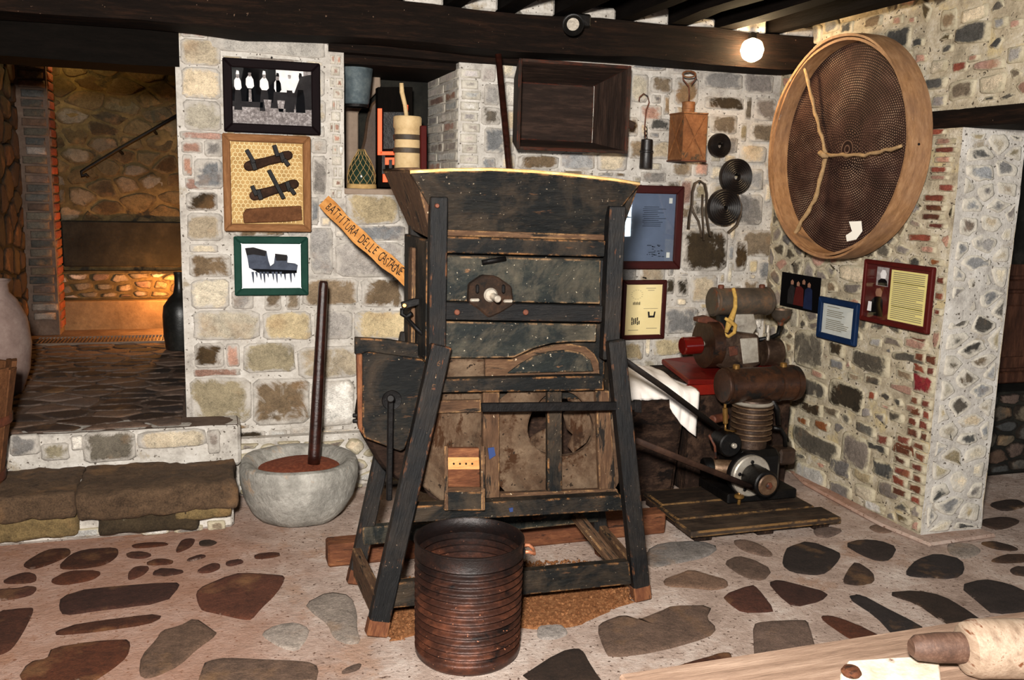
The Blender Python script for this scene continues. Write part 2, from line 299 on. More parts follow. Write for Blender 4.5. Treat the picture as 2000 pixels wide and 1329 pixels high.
nt.links.new(mixc(nt, hole, base.outputs[0], hol.outputs[0]), b.inputs['Base Color']); b.inputs['Roughness'].default_value = 0.75; b.inputs['Specular IOR Level'].default_value = 0.12
bn = nt.nodes.new('ShaderNodeBump'); bn.inputs['Strength'].default_value = 0.5; bn.inputs['Distance'].default_value = 0.002; bn.invert = True
nt.links.new(hole, bn.inputs['Height']); nt.links.new(bn.outputs[0], b.inputs['Normal'])

# ------------------------------------------------------------------ building helpers
WM = {}
def mesh(name, v, f):
    me = bpy.data.meshes.new(name); me.from_pydata([tuple(p) for p in v], [], [tuple(q) for q in f]); me.update(); return me
def link(name, me, mat, parent=None, Mx=None, smooth=False):
    o = bpy.data.objects.new(name, me); sc.collection.objects.link(o)
    Mx = Mx or Matrix(); WM[o] = Mx
    if mat is not None:
        for mm in (mat if isinstance(mat, (list, tuple)) else [mat]):
            me.materials.append(MATS[mm])
    if parent is not None:
        o.parent = parent; o.matrix_basis = WM[parent].inverted() @ Mx
    else: o.matrix_basis = Mx
    if smooth:
        for p in me.polygons: p.use_smooth = True
    return o
def tag(o, label=None, cat=None, group=None, kind=None):
    for k, v in (('label', label), ('category', cat), ('group', group), ('kind', kind)):
        if v: o[k] = v
    return o
def root(name, label, cat, loc, group=None):
    o = bpy.data.objects.new(name, None); sc.collection.objects.link(o); o.empty_display_size = 0.1
    WM[o] = Matrix.Translation(Vector(loc)); o.matrix_basis = WM[o]
    return tag(o, label, cat, group)
def bm_mesh(name, v, f, bev=0.0, seg=1):
    me = mesh(name, v, f)
    bm = bmesh.new(); bm.from_mesh(me)
    bmesh.ops.recalc_face_normals(bm, faces=bm.faces)
    if bev > 0:
        bmesh.ops.bevel(bm, geom=[e for e in bm.edges], offset=bev, segments=seg, affect='EDGES', clamp_overlap=True)
    bm.to_mesh(me); bm.free(); return me
def frame_of(X, upv=(0, 0, 1)):
    X = Vector(X).normalized(); upv = Vector(upv)
    if abs(X.dot(upv.normalized())) > 0.98: upv = Vector((0, 1, 0))
    Y = upv.cross(X).normalized(); Z = X.cross(Y)
    return X, Y, Z
def mat4(X, Y, Z, o):
    m_ = Matrix((X, Y, Z)).transposed().to_4x4(); m_.translation = o; return m_
RNG = random.Random(7)
def beam(name, p0, p1, w, h, mat, parent=None, up=(0, 0, 1), bev=0.004, wob=0.0, segs=1, taper=1.0):
    p0, p1 = Vector(p0), Vector(p1); L = (p1 - p0).length
    X, Y, Z = frame_of(p1 - p0, up)
    v, f = [], []; n = max(segs, 1); sd = RNG.random() * 100
    for i in range(n + 1):
        t = i / n; k = 1 + (taper - 1) * t
        oy = wob * noise.noise((sd, t * L * 1.6, 0)) ; oz = wob * noise.noise((sd + 9, t * L * 1.6, 3))
        for a, b_ in ((-1, -1), (1, -1), (1, 1), (-1, 1)):
            jw = wob * 0.6 * noise.noise((sd + a * 3, b_ * 5, t * L * 3))
            v.append((-L / 2 + t * L, a * (w / 2 * k + jw) + oy, b_ * (h / 2 * k + jw) + oz))
    for i in range(n):
        for j in range(4):
            a = i * 4 + j; b_ = i * 4 + (j + 1) % 4; f.append((a, b_, b_ + 4, a + 4))
    f.append((3, 2, 1, 0)); f.append(tuple(n * 4 + j for j in range(4)))
    return link(name, bm_mesh(name, v, f, bev if n == 1 else 0), mat, parent, mat4(X, Y, Z, (p0 + p1) / 2))
def box(name, lo, hi, mat, parent=None, bev=0.004):
    lo, hi = Vector(lo), Vector(hi); s = (hi - lo) / 2
    v = [(a * s.x, b_ * s.y, c * s.z) for a in (-1, 1) for b_ in (-1, 1) for c in (-1, 1)]
    f = [(0, 1, 3, 2), (4, 6, 7, 5), (0, 4, 5, 1), (2, 3, 7, 6), (0, 2, 6, 4), (1, 5, 7, 3)]
    return link(name, bm_mesh(name, v, f, bev), mat, parent, Matrix.Translation((lo + hi) / 2))
def prism(name, pts, ext, mat, parent=None, grain=None, bev=0.003, smooth=False):
    """a board of any outline: world points of one face, extruded by the vector ext"""
    pts = [Vector(p) for p in pts]; ext = Vector(ext)
    c = sum(pts, Vector()) / len(pts) + ext / 2
    g = Vector(grain) if grain else (pts[1] - pts[0])
    X, Y, Z = frame_of(g, ext); m_ = mat4(X, Y, Z, c); inv = m_.inverted()
    n = len(pts); v = [inv @ p for p in pts] + [inv @ (p + ext) for p in pts]
    f = [tuple(range(n)), tuple(range(2 * n - 1, n - 1, -1))] + [(i, (i + 1) % n, n + (i + 1) % n, n + i) for i in range(n)]
    return link(name, bm_mesh(name, v, f, bev), mat, parent, m_, smooth)
def plate(name, px, Y, t, mat, parent=None, grain=(1, 0, 0), bev=0.003):
    return prism(name, [BK(x, y, Y) for x, y in px], (0, t, 0), mat, parent, grain, bev)
def rectpx(x0, y0, x1, y1): return [(x0, y0), (x1, y0), (x1, y1), (x0, y1)]
def tube(name, pts, r, mat, parent=None, seg=10, closed=False, smooth=True, flat=None):
    pts = [Vector(p) for p in pts]; n = len(pts); o = pts[0].copy()
    rs = r if isinstance(r, (list, tuple)) else [r] * n
    v, f = [], []; ref = None
    for i, p in enumerate(pts):
        if closed: t = pts[(i + 1) % n] - pts[i - 1]
        else: t = pts[min(i + 1, n - 1)] - pts[max(i - 1, 0)]
        t.normalize()
        if ref is None:
            ref = Vector((0, 0, 1)) if abs(t.z) < 0.9 else Vector((1, 0, 0))
            if flat: ref = Vector(flat[2])
        a = ref - t * ref.dot(t); a.normalize(); b_ = t.cross(a); ref = a if not flat else ref
        for k in range(seg):
            an = 2 * math.pi * k / seg
            ca, sa = math.cos(an), math.sin(an)
            if flat: v.append(p - o + a * ca * flat[0] + b_ * sa * flat[1])
            else: v.append(p - o + (a * ca + b_ * sa) * rs[i])
    m_ = n if closed else n - 1
    for i in range(m_):
        for k in range(seg):
            f.append((i * seg + k, i * seg + (k + 1) % seg, ((i + 1) % n) * seg + (k + 1) % seg, ((i + 1) % n) * seg + k))
    if not closed: f.append(tuple(range(seg - 1, -1, -1))); f.append(tuple((n - 1) * seg + k for k in range(seg)))
    return link(name, bm_mesh(name, v, f), mat, parent, Matrix.Translation(o), smooth)
def lathe(name, prof, mat, parent, Mx, seg=32, wob=0.0, smooth=True, sx=1.0, sy=1.0, caps=True):
    v, f = [], []; sd = RNG.random() * 50
    for i, (r, z) in enumerate(prof):
        for k in range(seg):
            a = 2 * math.pi * k / seg; q = Vector((math.cos(a), math.sin(a), 0))
            w = wob * noise.noise(q * 1.6 + Vector((sd, 0, z * 5))) if wob else 0
            v.append((q.x * (r + w) * sx, q.y * (r + w) * sy, z + (wob * 0.6 * noise.noise(q * 1.3 + Vector((0, sd, 0))) if wob else 0)))
    for i in range(len(prof) - 1):
        for k in range(seg):
            f.append((i * seg + k, i * seg + (k + 1) % seg, (i + 1) * seg + (k + 1) % seg, (i + 1) * seg + k))
    caps = caps and prof[0] != prof[-1]
    if caps and prof[0][0] > 1e-4: f.append(tuple(range(seg - 1, -1, -1)))
    if caps and prof[-1][0] > 1e-4: f.append(tuple((len(prof) - 1) * seg + k for k in range(seg)))
    me = mesh(name, v, f)
    bm = bmesh.new(); bm.from_mesh(me); bmesh.ops.remove_doubles(bm, verts=bm.verts, dist=1e-5)
    bmesh.ops.recalc_face_normals(bm, faces=bm.faces); bm.to_mesh(me); bm.free()
    o = link(name, me, mat, parent, Mx, smooth)
    if smooth:
        try: me.set_sharp_from_angle(angle=math.radians(40))
        except Exception: pass
    return o
def axis_m(p, d, upv=(0, 0, 1)):
    d = Vector(d).normalized(); u = Vector(upv)
    if abs(d.dot(u)) > 0.95: u = Vector((1, 0, 0))
    X = u.cross(d).normalized(); return mat4(X, d.cross(X), d, Vector(p))
def cyl(name, p0, p1, r, mat, parent=None, seg=20, rim=0.0, r1=None):
    p0, p1 = Vector(p0), Vector(p1); L = (p1 - p0).length; r1 = r1 if r1 is not None else r; c = min(0.006, r * 0.25)
    return lathe(name, [(0, 0), (r - c, 0), (r, c), (r1, L - c), (r1 - c, L), (0, L)], mat, parent, axis_m(p0, p1 - p0), seg)

# ---- stones
PAL = dict(x=(84, 72, 50), c=(206, 191, 166), g=(152, 149, 146), b=(132, 114, 92), d=(62, 50, 34), p=(176, 136, 118), w=(214, 207, 197), y=(180, 163, 130),
           r=(128, 66, 50), k=(84, 80, 74), o=(150, 92, 54), f=(72, 40, 27), m=(100, 80, 68), n=(54, 41, 34), h=(138, 128, 120), v=(182, 172, 166), R=(150, 40, 44), q=(96, 88, 76), s=(110, 62, 42))
def chaikin(p, k=1):
    for _ in range(k):
        q = []
        for i in range(len(p)):
            a, b_ = p[i], p[(i + 1) % len(p)]
            q += [(a[0] * .78 + b_[0] * .22, a[1] * .78 + b_[1] * .22), (a[0] * .22 + b_[0] * .78, a[1] * .22 + b_[1] * .78)]
        p = q
    return p
SCOL = random.Random(11)
def stone(name, poly, fr, h, mat, parent, code, rounds=2, sub=True, crown=0.25, jit=0.05):
    """poly: outline in the plane's own metres; fr = (origin, U, V, N)"""
    O, U, V, N = fr
    cx = sum(p[0] for p in poly) / len(poly); cy = sum(p[1] for p in poly) / len(poly)
    P = [(p[0] - cx, p[1] - cy) for p in poly]
    size = max(max(abs(a), abs(b_)) for a, b_ in P)
    if sub and len(P) < 7:
        q = []
        for i in range(len(P)):
            a, b_ = P[i], P[(i + 1) % len(P)]; q += [a, ((a[0] + b_[0]) / 2, (a[1] + b_[1]) / 2)]
        P = q
    P = [(a + SCOL.uniform(-1, 1) * jit * size * 0.6, b_ + SCOL.uniform(-1, 1) * jit * size * 0.6) for a, b_ in P]
    P = chaikin(P, 1 if len(P) > 9 else rounds - (1 if len(P) > 6 else 0))
    n = len(P); v, f = [], []
    ins = min(0.35, 0.014 / max(size, 0.01) + 0.08)
    for s, z in ((1.0, -0.012), (1.0, h * 0.45), (1 - ins * 0.5, h * 0.9), (1 - ins * 1.6, h)):
        for a, b_ in P:
            v.append((a * s, b_ * s, z + (h * 0.5 * SCOL.uniform(-1, 1) * crown if z > 0 else 0)))
    v.append((0, 0, h * (1 + crown * SCOL.uniform(-0.6, 1))))
    for i in range(3):
        for k in range(n): f.append((i * n + k, i * n + (k + 1) % n, (i + 1) * n + (k + 1) % n, (i + 1) * n + k))
    for k in range(n): f.append((3 * n + k, 3 * n + (k + 1) % n, 4 * n))
    me = bm_mesh(name, v, f); at = me.attributes.new('rim', 'FLOAT', 'POINT')
    at.data.foreach_set('value', [1.0] * (2 * n) + [0.72] * n + [0.3] * n + [0.0])
    o = link(name, me, mat, parent, mat4(U, V, N, O + U * cx + V * cy), True)
    c = PAL[code]; j = SCOL.uniform(0.82, 1.16); t = SCOL.uniform(-4, 5)
    o.color = lin((min(255, max(0, c[0] * j + t)), min(255, max(0, c[1] * j)), min(255, max(0, c[2] * j - t))))
    return o
def clip_poly(p, a, b_, c):
    out = []
    for i in range(len(p)):
        P, Q = p[i], p[(i + 1) % len(p)]; dp = a * P[0] + b_ * P[1] - c; dq = a * Q[0] + b_ * Q[1] - c
        if dp <= 0: out.append(P)
        if dp * dq < 0:
            t = dp / (dp - dq); out.append((P[0] + (Q[0] - P[0]) * t, P[1] + (Q[1] - P[1]) * t))
    return out
def inside(pt, poly):
    r = False
    for i in range(len(poly)):
        a, b_ = poly[i], poly[i - 1]
        if (a[1] > pt[1]) != (b_[1] > pt[1]) and pt[0] < (b_[0] - a[0]) * (pt[1] - a[1]) / (b_[1] - a[1]) + a[0]: r = not r
    return r
def rubble(rect, traced, spacing, aniso, gap, seed, ban=None, tries=5000):
    """cells of a random rubble wall between the stones already laid"""
    R = random.Random(seed); u0, v0, u1, v1 = rect; pts = []; obs = []
    tr = [[(p[0] / aniso, p[1]) for p in q] for q in traced]
    for q in tr:
        cx = sum(p[0] for p in q) / len(q); cy = sum(p[1] for p in q) / len(q)
        for i in range(len(q)):
            a, b_ = q[i], q[(i + 1) % len(q)]; L = math.hypot(a[0] - b_[0], a[1] - b_[1]); k = max(1, int(L / (spacing * 0.3)))
            for j in range(k):
                t = j / k; x = a[0] + (b_[0] - a[0]) * t; y = a[1] + (b_[1] - a[1]) * t
                obs.append((cx + (x - cx) * 0.82, cy + (y - cy) * 0.82))
    for _ in range(tries):
        p = (R.uniform(u0, u1) / aniso, R.uniform(v0, v1)); s = spacing * R.choice((0.5, 0.6, 0.8, 1.0, 1.3, 1.6))
        if any(inside(p, q) for q in tr): continue
        if ban and ban(p[0] * aniso, p[1]): continue
        if any((p[0] - o[0]) ** 2 + (p[1] - o[1]) ** 2 < (s * 0.5) ** 2 for o in obs): continue
        if any((p[0] - o[0]) ** 2 + (p[1] - o[1]) ** 2 < s * s for o in pts): continue
        pts.append(p)
    cells = []
    for i, p in enumerate(pts):
        s = spacing * 0.95; c = [(p[0] - s, p[1] - s), (p[0] + s, p[1] - s), (p[0] + s, p[1] + s), (p[0] - s, p[1] + s)]
        for o in pts[:i] + pts[i + 1:] + obs:
            dx, dy = o[0] - p[0], o[1] - p[1]; d2 = dx * dx + dy * dy
            if d2 > (3 * spacing) ** 2 or d2 < 1e-9: continue
            c = clip_poly(c, dx, dy, dx * (p[0] + o[0]) / 2 + dy * (p[1] + o[1]) / 2)
            if len(c) < 3: break
        for a, b_, k in ((1 / 1, 0, u1 / aniso), (-1, 0, -u0 / aniso), (0, 1, v1), (0, -1, -v0)):
            if len(c) >= 3: c = clip_poly(c, a, b_, k)
        if len(c) < 3: continue
        c = [(q[0] * aniso, q[1]) for q in c]
        w = max(q[0] for q in c) - min(q[0] for q in c); hh = max(q[1] for q in c) - min(q[1] for q in c)
        if min(w, hh) < 0.025: continue
        cx = sum(q[0] for q in c) / len(c); cy = sum(q[1] for q in c) / len(c); kx = max(0.5, 1 - gap / w); ky = max(0.5, 1 - gap / hh)
        c = [(cx + (q[0] - cx) * kx, cy + (q[1] - cy) * ky) for q in c]
        if ban and any(ban(*q) for q in c): continue
        cells.append(c)
    return cells
def sheet(name, fr, us, vs, mat, parent=None, amp=0.006, hole=None, fq=5.0):
    O, U, V, N = fr; v, f = [], []
    for y in vs:
        for x in us:
            w = O + U * x + V * y
            v.append((x, y, amp * (noise.noise(w * fq) + 0.6 * noise.noise(w * fq * 3.1))))
    nu = len(us)
    for j in range(len(vs) - 1):
        for i in range(nu - 1):
            if hole and hole((us[i] + us[i + 1]) / 2, (vs[j] + vs[j + 1]) / 2): continue
            f.append((j * nu + i, j * nu + i + 1, (j + 1) * nu + i + 1, (j + 1) * nu + i))
    return link(name, mesh(name, v, f), mat, parent, mat4(U, V, N, O), True)
def steps(brk, d=0.035):
    out = [brk[0]]
    for a, b_ in zip(brk[:-1], brk[1:]):
        n = max(1, int(round((b_ - a) / d))); out += [a + (b_ - a) * i / n for i in range(1, n + 1)]
    return out

# ================================================================== THE SETTING
V3 = Vector
FR_FLOOR = (V3((0, 0, 0)), V3((1, 0, 0)), V3((0, 1, 0)), V3((0, 0, 1)))
FR_BACK = (V3((0, 0, 0)), V3((1, 0, 0)), V3((0, 0, 1)), V3((0, -1, 0)))
FR_RIGHT = (V3((XW, 0, 0)), V3((0, -1, 0)), V3((0, 0, 1)), V3((-1, 0, 0)))
YE = -1.43                                   # where the right wall ends in a doorway
FR_END = (V3((0, YE, 0)), V3((1, 0, 0)), V3((0, 0, 1)), V3((0, -1, 0)))
ZU = 0.41                                    # level of the passage floor up the two steps
def struct(o): return tag(o, kind='structure')

# ---- floor and its paving slabs
floor = struct(sheet('floor', FR_FLOOR, steps([-2.6, 6.2], 0.06), steps([-5.6, 1.9], 0.06), 'floor_mortar', amp=0.004, fq=4))
nt = MATS['floor_mortar'].node_tree; bs = nt.nodes['Principled BSDF']; src = bs.inputs['Base Color'].links[0].from_socket
tcx_ = nt.nodes.new('ShaderNodeTexCoord'); sxx = nt.nodes.new('ShaderNodeSeparateXYZ'); nt.links.new(tcx_.outputs['Object'], sxx.inputs[0])
nz = tex(nt, tcx_.outputs['Object'], 1.7, 6, 0.65); mm_ = nt.nodes.new('ShaderNodeMath'); mm_.operation = 'MULTIPLY_ADD'; mm_.inputs[1].default_value = 1.1
nt.links.new(nz, mm_.inputs[0]); nt.links.new(sxx.outputs[0], mm_.inputs[2])
nt.links.new(mixc(nt, step(nt, mm_.outputs[0], 0.95, 0.45), src, mixc(nt, 0.55, src, lin((146, 96, 70)))), bs.inputs['Base Color'])   # red earth trodden in by the steps
SLABS = [
 ('f', [(118,1168),(172,1152),(345,1138),(352,1146),(325,1178),(180,1196),(122,1204),(115,1190)]),
 ('f', [(108,1236),(150,1222),(300,1202),(318,1206),(290,1220),(180,1236),(112,1242)]),
 ('f', [(-20,1198),(55,1188),(68,1192),(45,1240),(20,1275),(-20,1285)]),
 ('f', [(35,1329),(55,1296),(90,1290),(100,1268),(180,1256),(245,1250),(256,1258),(248,1285),(220,1310),(170,1342),(80,1345)]),
 ('m', [(270,1320),(275,1285),(308,1250),(315,1235),(350,1225),(380,1208),(415,1232),(425,1240),(385,1270),(350,1300),(310,1322),(285,1329)]),
 ('f', [(5,1135),(50,1118),(72,1125),(70,1140),(10,1143)]),
 ('f', [(40,1105),(90,1075),(135,1072),(140,1085),(95,1105),(60,1115)]),
 ('f', [(145,1078),(228,1070),(233,1085),(205,1105),(150,1113),(108,1112)]),
 ('f', [(95,1137),(130,1118),(180,1116),(200,1120),(180,1135),(120,1145)]),
 ('f', [(255,1065),(325,1061),(330,1067),(262,1073)]), ('f', [(245,1082),(275,1079),(300,1085),(280,1092),(250,1090)]),
 ('f', [(285,1100),(305,1094),(340,1096),(335,1103),(290,1105)]), ('f', [(250,1120),(265,1108),(295,1108),(280,1125),(250,1136)]),
 ('f', [(300,1118),(315,1112),(355,1115),(360,1120),(330,1127),(298,1125)]), ('f', [(342,1077),(355,1055),(383,1053),(375,1070),(347,1082)]),
 ('n', [(388,1060),(402,1056),(427,1060),(412,1068),(390,1068)]), ('f', [(362,1095),(395,1085),(405,1088),(372,1098)]),
 ('f', [(385,1115),(415,1101),(430,1103),(430,1112),(410,1121),(388,1120)]),
 ('f', [(-15,1155),(35,1152),(60,1147),(75,1150),(60,1165),(-15,1178)]),
 ('s', [(383,1160),(400,1145),(445,1128),(470,1120),(550,1126),(558,1132),(540,1160),(510,1190),(492,1212),(478,1212),(430,1200),(395,1195),(388,1180)]),
 ('h', [(510,1240),(540,1222),(580,1218),(605,1230),(600,1250),(580,1275),(550,1268),(520,1250)]),
 ('m', [(395,1310),(400,1295),(440,1288),(520,1292),(600,1295),(622,1305),(615,1340),(385,1340)]),
 ('m', [(665,1315),(690,1302),(708,1298),(700,1310),(672,1318)]),
 ('h', [(595,1180),(640,1158),(685,1165),(698,1200),(695,1230),(705,1258),(680,1262),(650,1250),(640,1220),(612,1200)]),
 ('f', [(495,1085),(545,1080),(548,1088),(500,1094)]), ('f', [(438,1100),(470,1094),(478,1100),(446,1108)]),
 ('n', [(1000,1335),(1095,1275),(1130,1268),(1142,1278),(1150,1295),(1165,1320),(1178,1335)]),
 ('m', [(1165,1228),(1180,1215),(1215,1203),(1240,1216),(1300,1192),(1310,1186),(1390,1185),(1380,1210),(1400,1230),(1385,1248),(1290,1275),(1190,1288),(1180,1268)]),
 ('h', [(1048,1250),(1050,1225),(1080,1210),(1105,1230),(1110,1240),(1085,1250)]),
 ('f', [(1293,1312),(1320,1305),(1420,1275),(1430,1280),(1430,1329),(1320,1335)]),
 ('m', [(1295,1135),(1320,1125),(1350,1114),(1390,1126),(1420,1135),(1422,1148),(1395,1154),(1350,1150),(1300,1147)]),
 ('m', [(1413,1100),(1440,1088),(1470,1094),(1510,1115),(1490,1138),(1460,1132),(1430,1115)]),
 ('m', [(1428,1058),(1455,1055),(1490,1068),(1512,1085),(1500,1090),(1450,1078)]),
 ('n', [(1530,1085),(1538,1070),(1580,1058),(1640,1080),(1642,1092),(1615,1120),(1590,1125),(1545,1118),(1528,1105)]),
 ('n', [(1648,1065),(1680,1055),(1720,1058),(1752,1070),(1740,1095),(1715,1098),(1680,1085)]),
 ('n', [(1645,1135),(1655,1115),(1672,1097),(1705,1120),(1708,1138),(1680,1145),(1650,1142)]),
 ('n', [(1770,1115),(1790,1095),(1830,1082),(1880,1095),(1884,1118),(1865,1132),(1800,1130),(1770,1125)]),
 ('f', [(1500,1140),(1520,1134),(1560,1145),(1620,1160),(1605,1175),(1550,1188),(1520,1165)]),
 ('f', [(1410,1165),(1468,1143),(1480,1150),(1515,1195),(1495,1198),(1450,1198),(1425,1180)]),
 ('n', [(1653,1168),(1680,1163),(1720,1185),(1800,1225),(1805,1235),(1770,1252),(1745,1245),(1710,1205)]),
 ('n', [(1728,1160),(1790,1155),(1840,1165),(1900,1200),(1925,1220),(1880,1230),(1840,1215),(1790,1180)]),
 ('n', [(1872,1145),(1920,1133),(1965,1140),(2010,1160),(2020,1195),(1940,1202),(1915,1180)]),
 ('m', [(1470,1222),(1490,1216),(1570,1213),(1580,1220),(1598,1290),(1540,1300),(1475,1310),(1472,1270)]),
 ('f', [(1595,1205),(1630,1205),(1690,1230),(1740,1255),(1700,1265),(1660,1250)]),
 ('f', [(1618,1272),(1650,1268),(1668,1272),(1640,1285),(1620,1287)]),
 ('n', [(1910,1062),(1940,1058),(1990,1072),(1985,1078),(1940,1075)]), ('n', [(1930,1098),(1960,1085),(2010,1085),(2010,1100),(1960,1103)]),
 ('n', [(1970,1115),(1985,1108),(2010,1110),(2010,1128),(1980,1125)]),
 ('h', [(1262,1078),(1290,1062),(1370,1058),(1405,1070),(1380,1090),(1300,1105),(1266,1112)]),
 ('m', [(1585,1035),(1620,1030),(1650,1038),(1620,1052),(1595,1050)]), ('h', [(1850,1062),(1900,1064),(1920,1080),(1880,1095),(1850,1080)]),
 ('m', [(1690,1030),(1740,1022),(1760,1035),(1720,1046)]), ('n', [(1900,1020),(1960,1010),(2000,1020),(1950,1040)]), ('n', [(1925,985),(1985,975),(2010,990),(1960,1002)]),
]
slab_polys = []
for code, px in SLABS:
    P = [FL(x, y) for x, y in px]; P = [(p.x, p.y) for p in P][::-1]; slab_polys.append(P)
    a = sum(P[i][0] * P[(i + 1) % len(P)][1] - P[(i + 1) % len(P)][0] * P[i][1] for i in range(len(P)))
    if a < 0: P = P[::-1]
    stone('paving_stone', P, FR_FLOOR, 0.009, 'paving', floor, code, sub=False, jit=0.02)

# ---- back wall
NX0, NX1 = BK(672, 230).x, BK(895, 230).x; NZ0, NZ1 = BK(715, 369).z, 2.235
XL = BK(351, 400).x
WT = 0.72
wall_back = struct(sheet('wall_back', FR_BACK, steps([XL, NX0, NX1, XW + 0.06]), steps([0, NZ0, NZ1, 2.78]), 'mortar_back', amp=0.007,
                         hole=lambda x, z: NX0 < x < NX1 and NZ0 < z < NZ1))
def bkquad(x0, y0, x1, y1):
    a, b_, c, d = BK(x0, y0), BK(x1, y0), BK(x1, y1), BK(x0, y1)
    X0, X1 = (a.x + d.x) / 2, (b_.x + c.x) / 2; Z1, Z0 = (a.z + b_.z) / 2, (c.z + d.z) / 2
    return X0, Z0, X1, Z1
BSTONES = """352,42,402,74,p 352,76,430,128,c 406,52,636,110,w 355,132,432,194,c 358,197,432,256,c 352,258,432,272,p 355,276,396,299,p 399,274,436,306,g 356,302,376,343,p
379,310,436,368,g 362,347,420,371,p 364,376,425,412,d 366,416,435,470,c 370,478,426,493,c 370,497,452,541,b 373,546,448,604,c
607,272,638,300,w 610,304,636,380,g 606,386,622,440,g 676,378,780,438,y 700,442,792,470,g 606,446,650,536,g 655,474,790,540,g 590,545,700,598,b 705,545,790,600,b
377,608,508,664,c 513,610,608,664,y 613,608,688,664,g 692,606,800,664,y 380,670,438,718,d 442,672,468,716,p 379,721,470,734,p 476,670,576,728,y 580,678,705,738,c
372,738,490,828,y 494,738,604,828,b 608,744,692,832,w 415,842,520,864,d 525,840,560,862,w 566,834,612,862,w 618,838,700,868,c 420,866,470,895,w 474,872,530,900,c
940,120,968,160,v 945,165,974,206,g 940,210,978,244,k 945,250,985,300,g 1010,304,1090,330,b 1094,300,1160,330,g 1166,300,1224,334,c 1232,145,1266,200,c 1270,150,1312,182,b
1318,152,1364,206,b 1372,142,1450,172,g 1375,190,1452,214,d 1250,206,1292,240,p 1268,232,1308,256,k 1386,224,1440,262,b 1308,318,1350,344,b 1354,318,1382,344,p
1252,336,1300,356,g 1328,350,1350,402,p 1330,446,1420,530,d 1440,380,1488,440,g 1446,450,1522,502,b 1434,470,1458,530,d 1462,508,1478,534,y 1480,510,1522,546,g
1348,538,1400,590,c 1320,542,1344,580,d 1300,542,1316,575,d 1296,600,1362,652,g 1215,668,1256,704,y 1272,660,1330,694,y 1336,658,1376,700,b 1450,548,1480,576,b 1488,552,1526,582,g
1232,108,1300,138,g 1306,112,1350,146,h 1385,268,1440,300,g 1090,105,1160,120,g 1165,108,1228,124,w 980,300,1006,330,c 1236,345,1250,360,c 1455,330,1490,372,g""".split()
traced = []
for s in BSTONES:
    t = s.split(','); X0, Z0, X1, Z1 = bkquad(*map(float, t[:4])); w = min(0.012, (X1 - X0) * 0.08)
    poly = [(X0, Z0), (X1, Z0), (X1, Z1), (X0, Z1)]; traced.append(poly)
    stone('stone', poly, FR_BACK, SCOL.uniform(0.006, 0.014), 'stone', wall_back, t[4], jit=0.07)
# slim bricks of the niche jamb
def course(n0, x0, x1, z0, z1, rows, fr, parent, mat, codes, h=0.012, offs=0.0, split=None, seed=1):
    R = random.Random(seed)
    for i in range(rows):
        za = z0 + (z1 - z0) * i / rows; zb = za + (z1 - z0) / rows * 0.78
        a = x0 + (R.uniform(0, offs)); b_ = x1 - R.uniform(0, offs)
        cuts = [a, b_]
        if split and (i % 2 == 0 or split > 1): m_ = a + (b_ - a) * R.uniform(0.35, 0.65); cuts = [a, m_, b_]
        for p, q in zip(cuts[:-1], cuts[1:]):
            stone(n0, [(p + 0.004, za), (q - 0.004, za), (q - 0.004, zb), (p + 0.004, zb)], fr, h, mat, parent, R.choice(codes), jit=0.02, rounds=1)
xa, xb = BK(640, 230).x, NX0
course('brick', xa + 0.005, xb, NZ0 - 0.05, 2.225, 13, FR_BACK, wall_back, 'stone_limed', 'pvpwp', offs=0.02, split=1, seed=3)
xc, xd = NX1 + 0.004, BK(940, 230).x
course('brick', xc, xd, NZ0 - 0.02, 2.2, 12, FR_BACK, wall_back, 'stone_limed', 'vpvw', offs=0.02, seed=4)
jambs = [[(xa, NZ0 - 0.1), (xb, NZ0 - 0.1), (xb, 2.25), (xa, 2.25)], [(xc - .01, NZ0 - 0.1), (xd, NZ0 - 0.1), (xd, 2.25), (xc - .01, 2.25)],
         [(NX0, NZ0), (NX1, NZ0), (NX1, NZ1), (NX0, NZ1)]]
def courses(rect, taken, hs, ws, gap, seed):
    """roughly coursed blocks laid between the stones already placed"""
    R = random.Random(seed); u0, v0, u1, v1 = rect; out = []; v = v0
    bx_ = [(min(p[0] for p in q), min(p[1] for p in q), max(p[0] for p in q), max(p[1] for p in q)) for q in taken]
    while v < v1 - 0.03:
        h = min(R.uniform(*hs), v1 - v); u = u0 - R.uniform(0, ws[1])
        while u < u1:
            w = R.uniform(*ws); segs = [(max(u, u0), min(u + w, u1), v, v + h)]
            for (a, b_, c, d) in bx_:
                ns = []
                for (p, q, z0, z1) in segs:
                    ov = min(z1, d) - max(z0, b_)
                    if ov <= 0 or q <= a or p >= c: ns.append((p, q, z0, z1)); continue
                    if p < a: ns.append((p, a, z0, z1))
                    if q > c: ns.append((c, q, z0, z1))
                    if z0 < b_ - .035: ns.append((max(p, a), min(q, c), z0, b_))
                    if z1 > d + .035: ns.append((max(p, a), min(q, c), d, z1))
                segs = ns
            for (p, q, z0, z1) in segs:
                if q - p > 0.05 and z1 - z0 > 0.035:
                    g_ = gap / 2; out.append([(p + g_, z0 + g_), (q - g_, z0 + g_), (q - g_, z1 - g_), (p + g_, z1 - g_)])
            u += w
        v += h
    return out
for c in courses((XL + 0.01, 0.04, XW - 0.01, 2.3), traced + jambs, (0.09, 0.15), (0.12, 0.30), 0.022, 5):
    stone('stone', c, FR_BACK, SCOL.uniform(0.006, 0.016), 'stone', wall_back, SCOL.choice('ccgbywhgykbc'), jit=0.09)
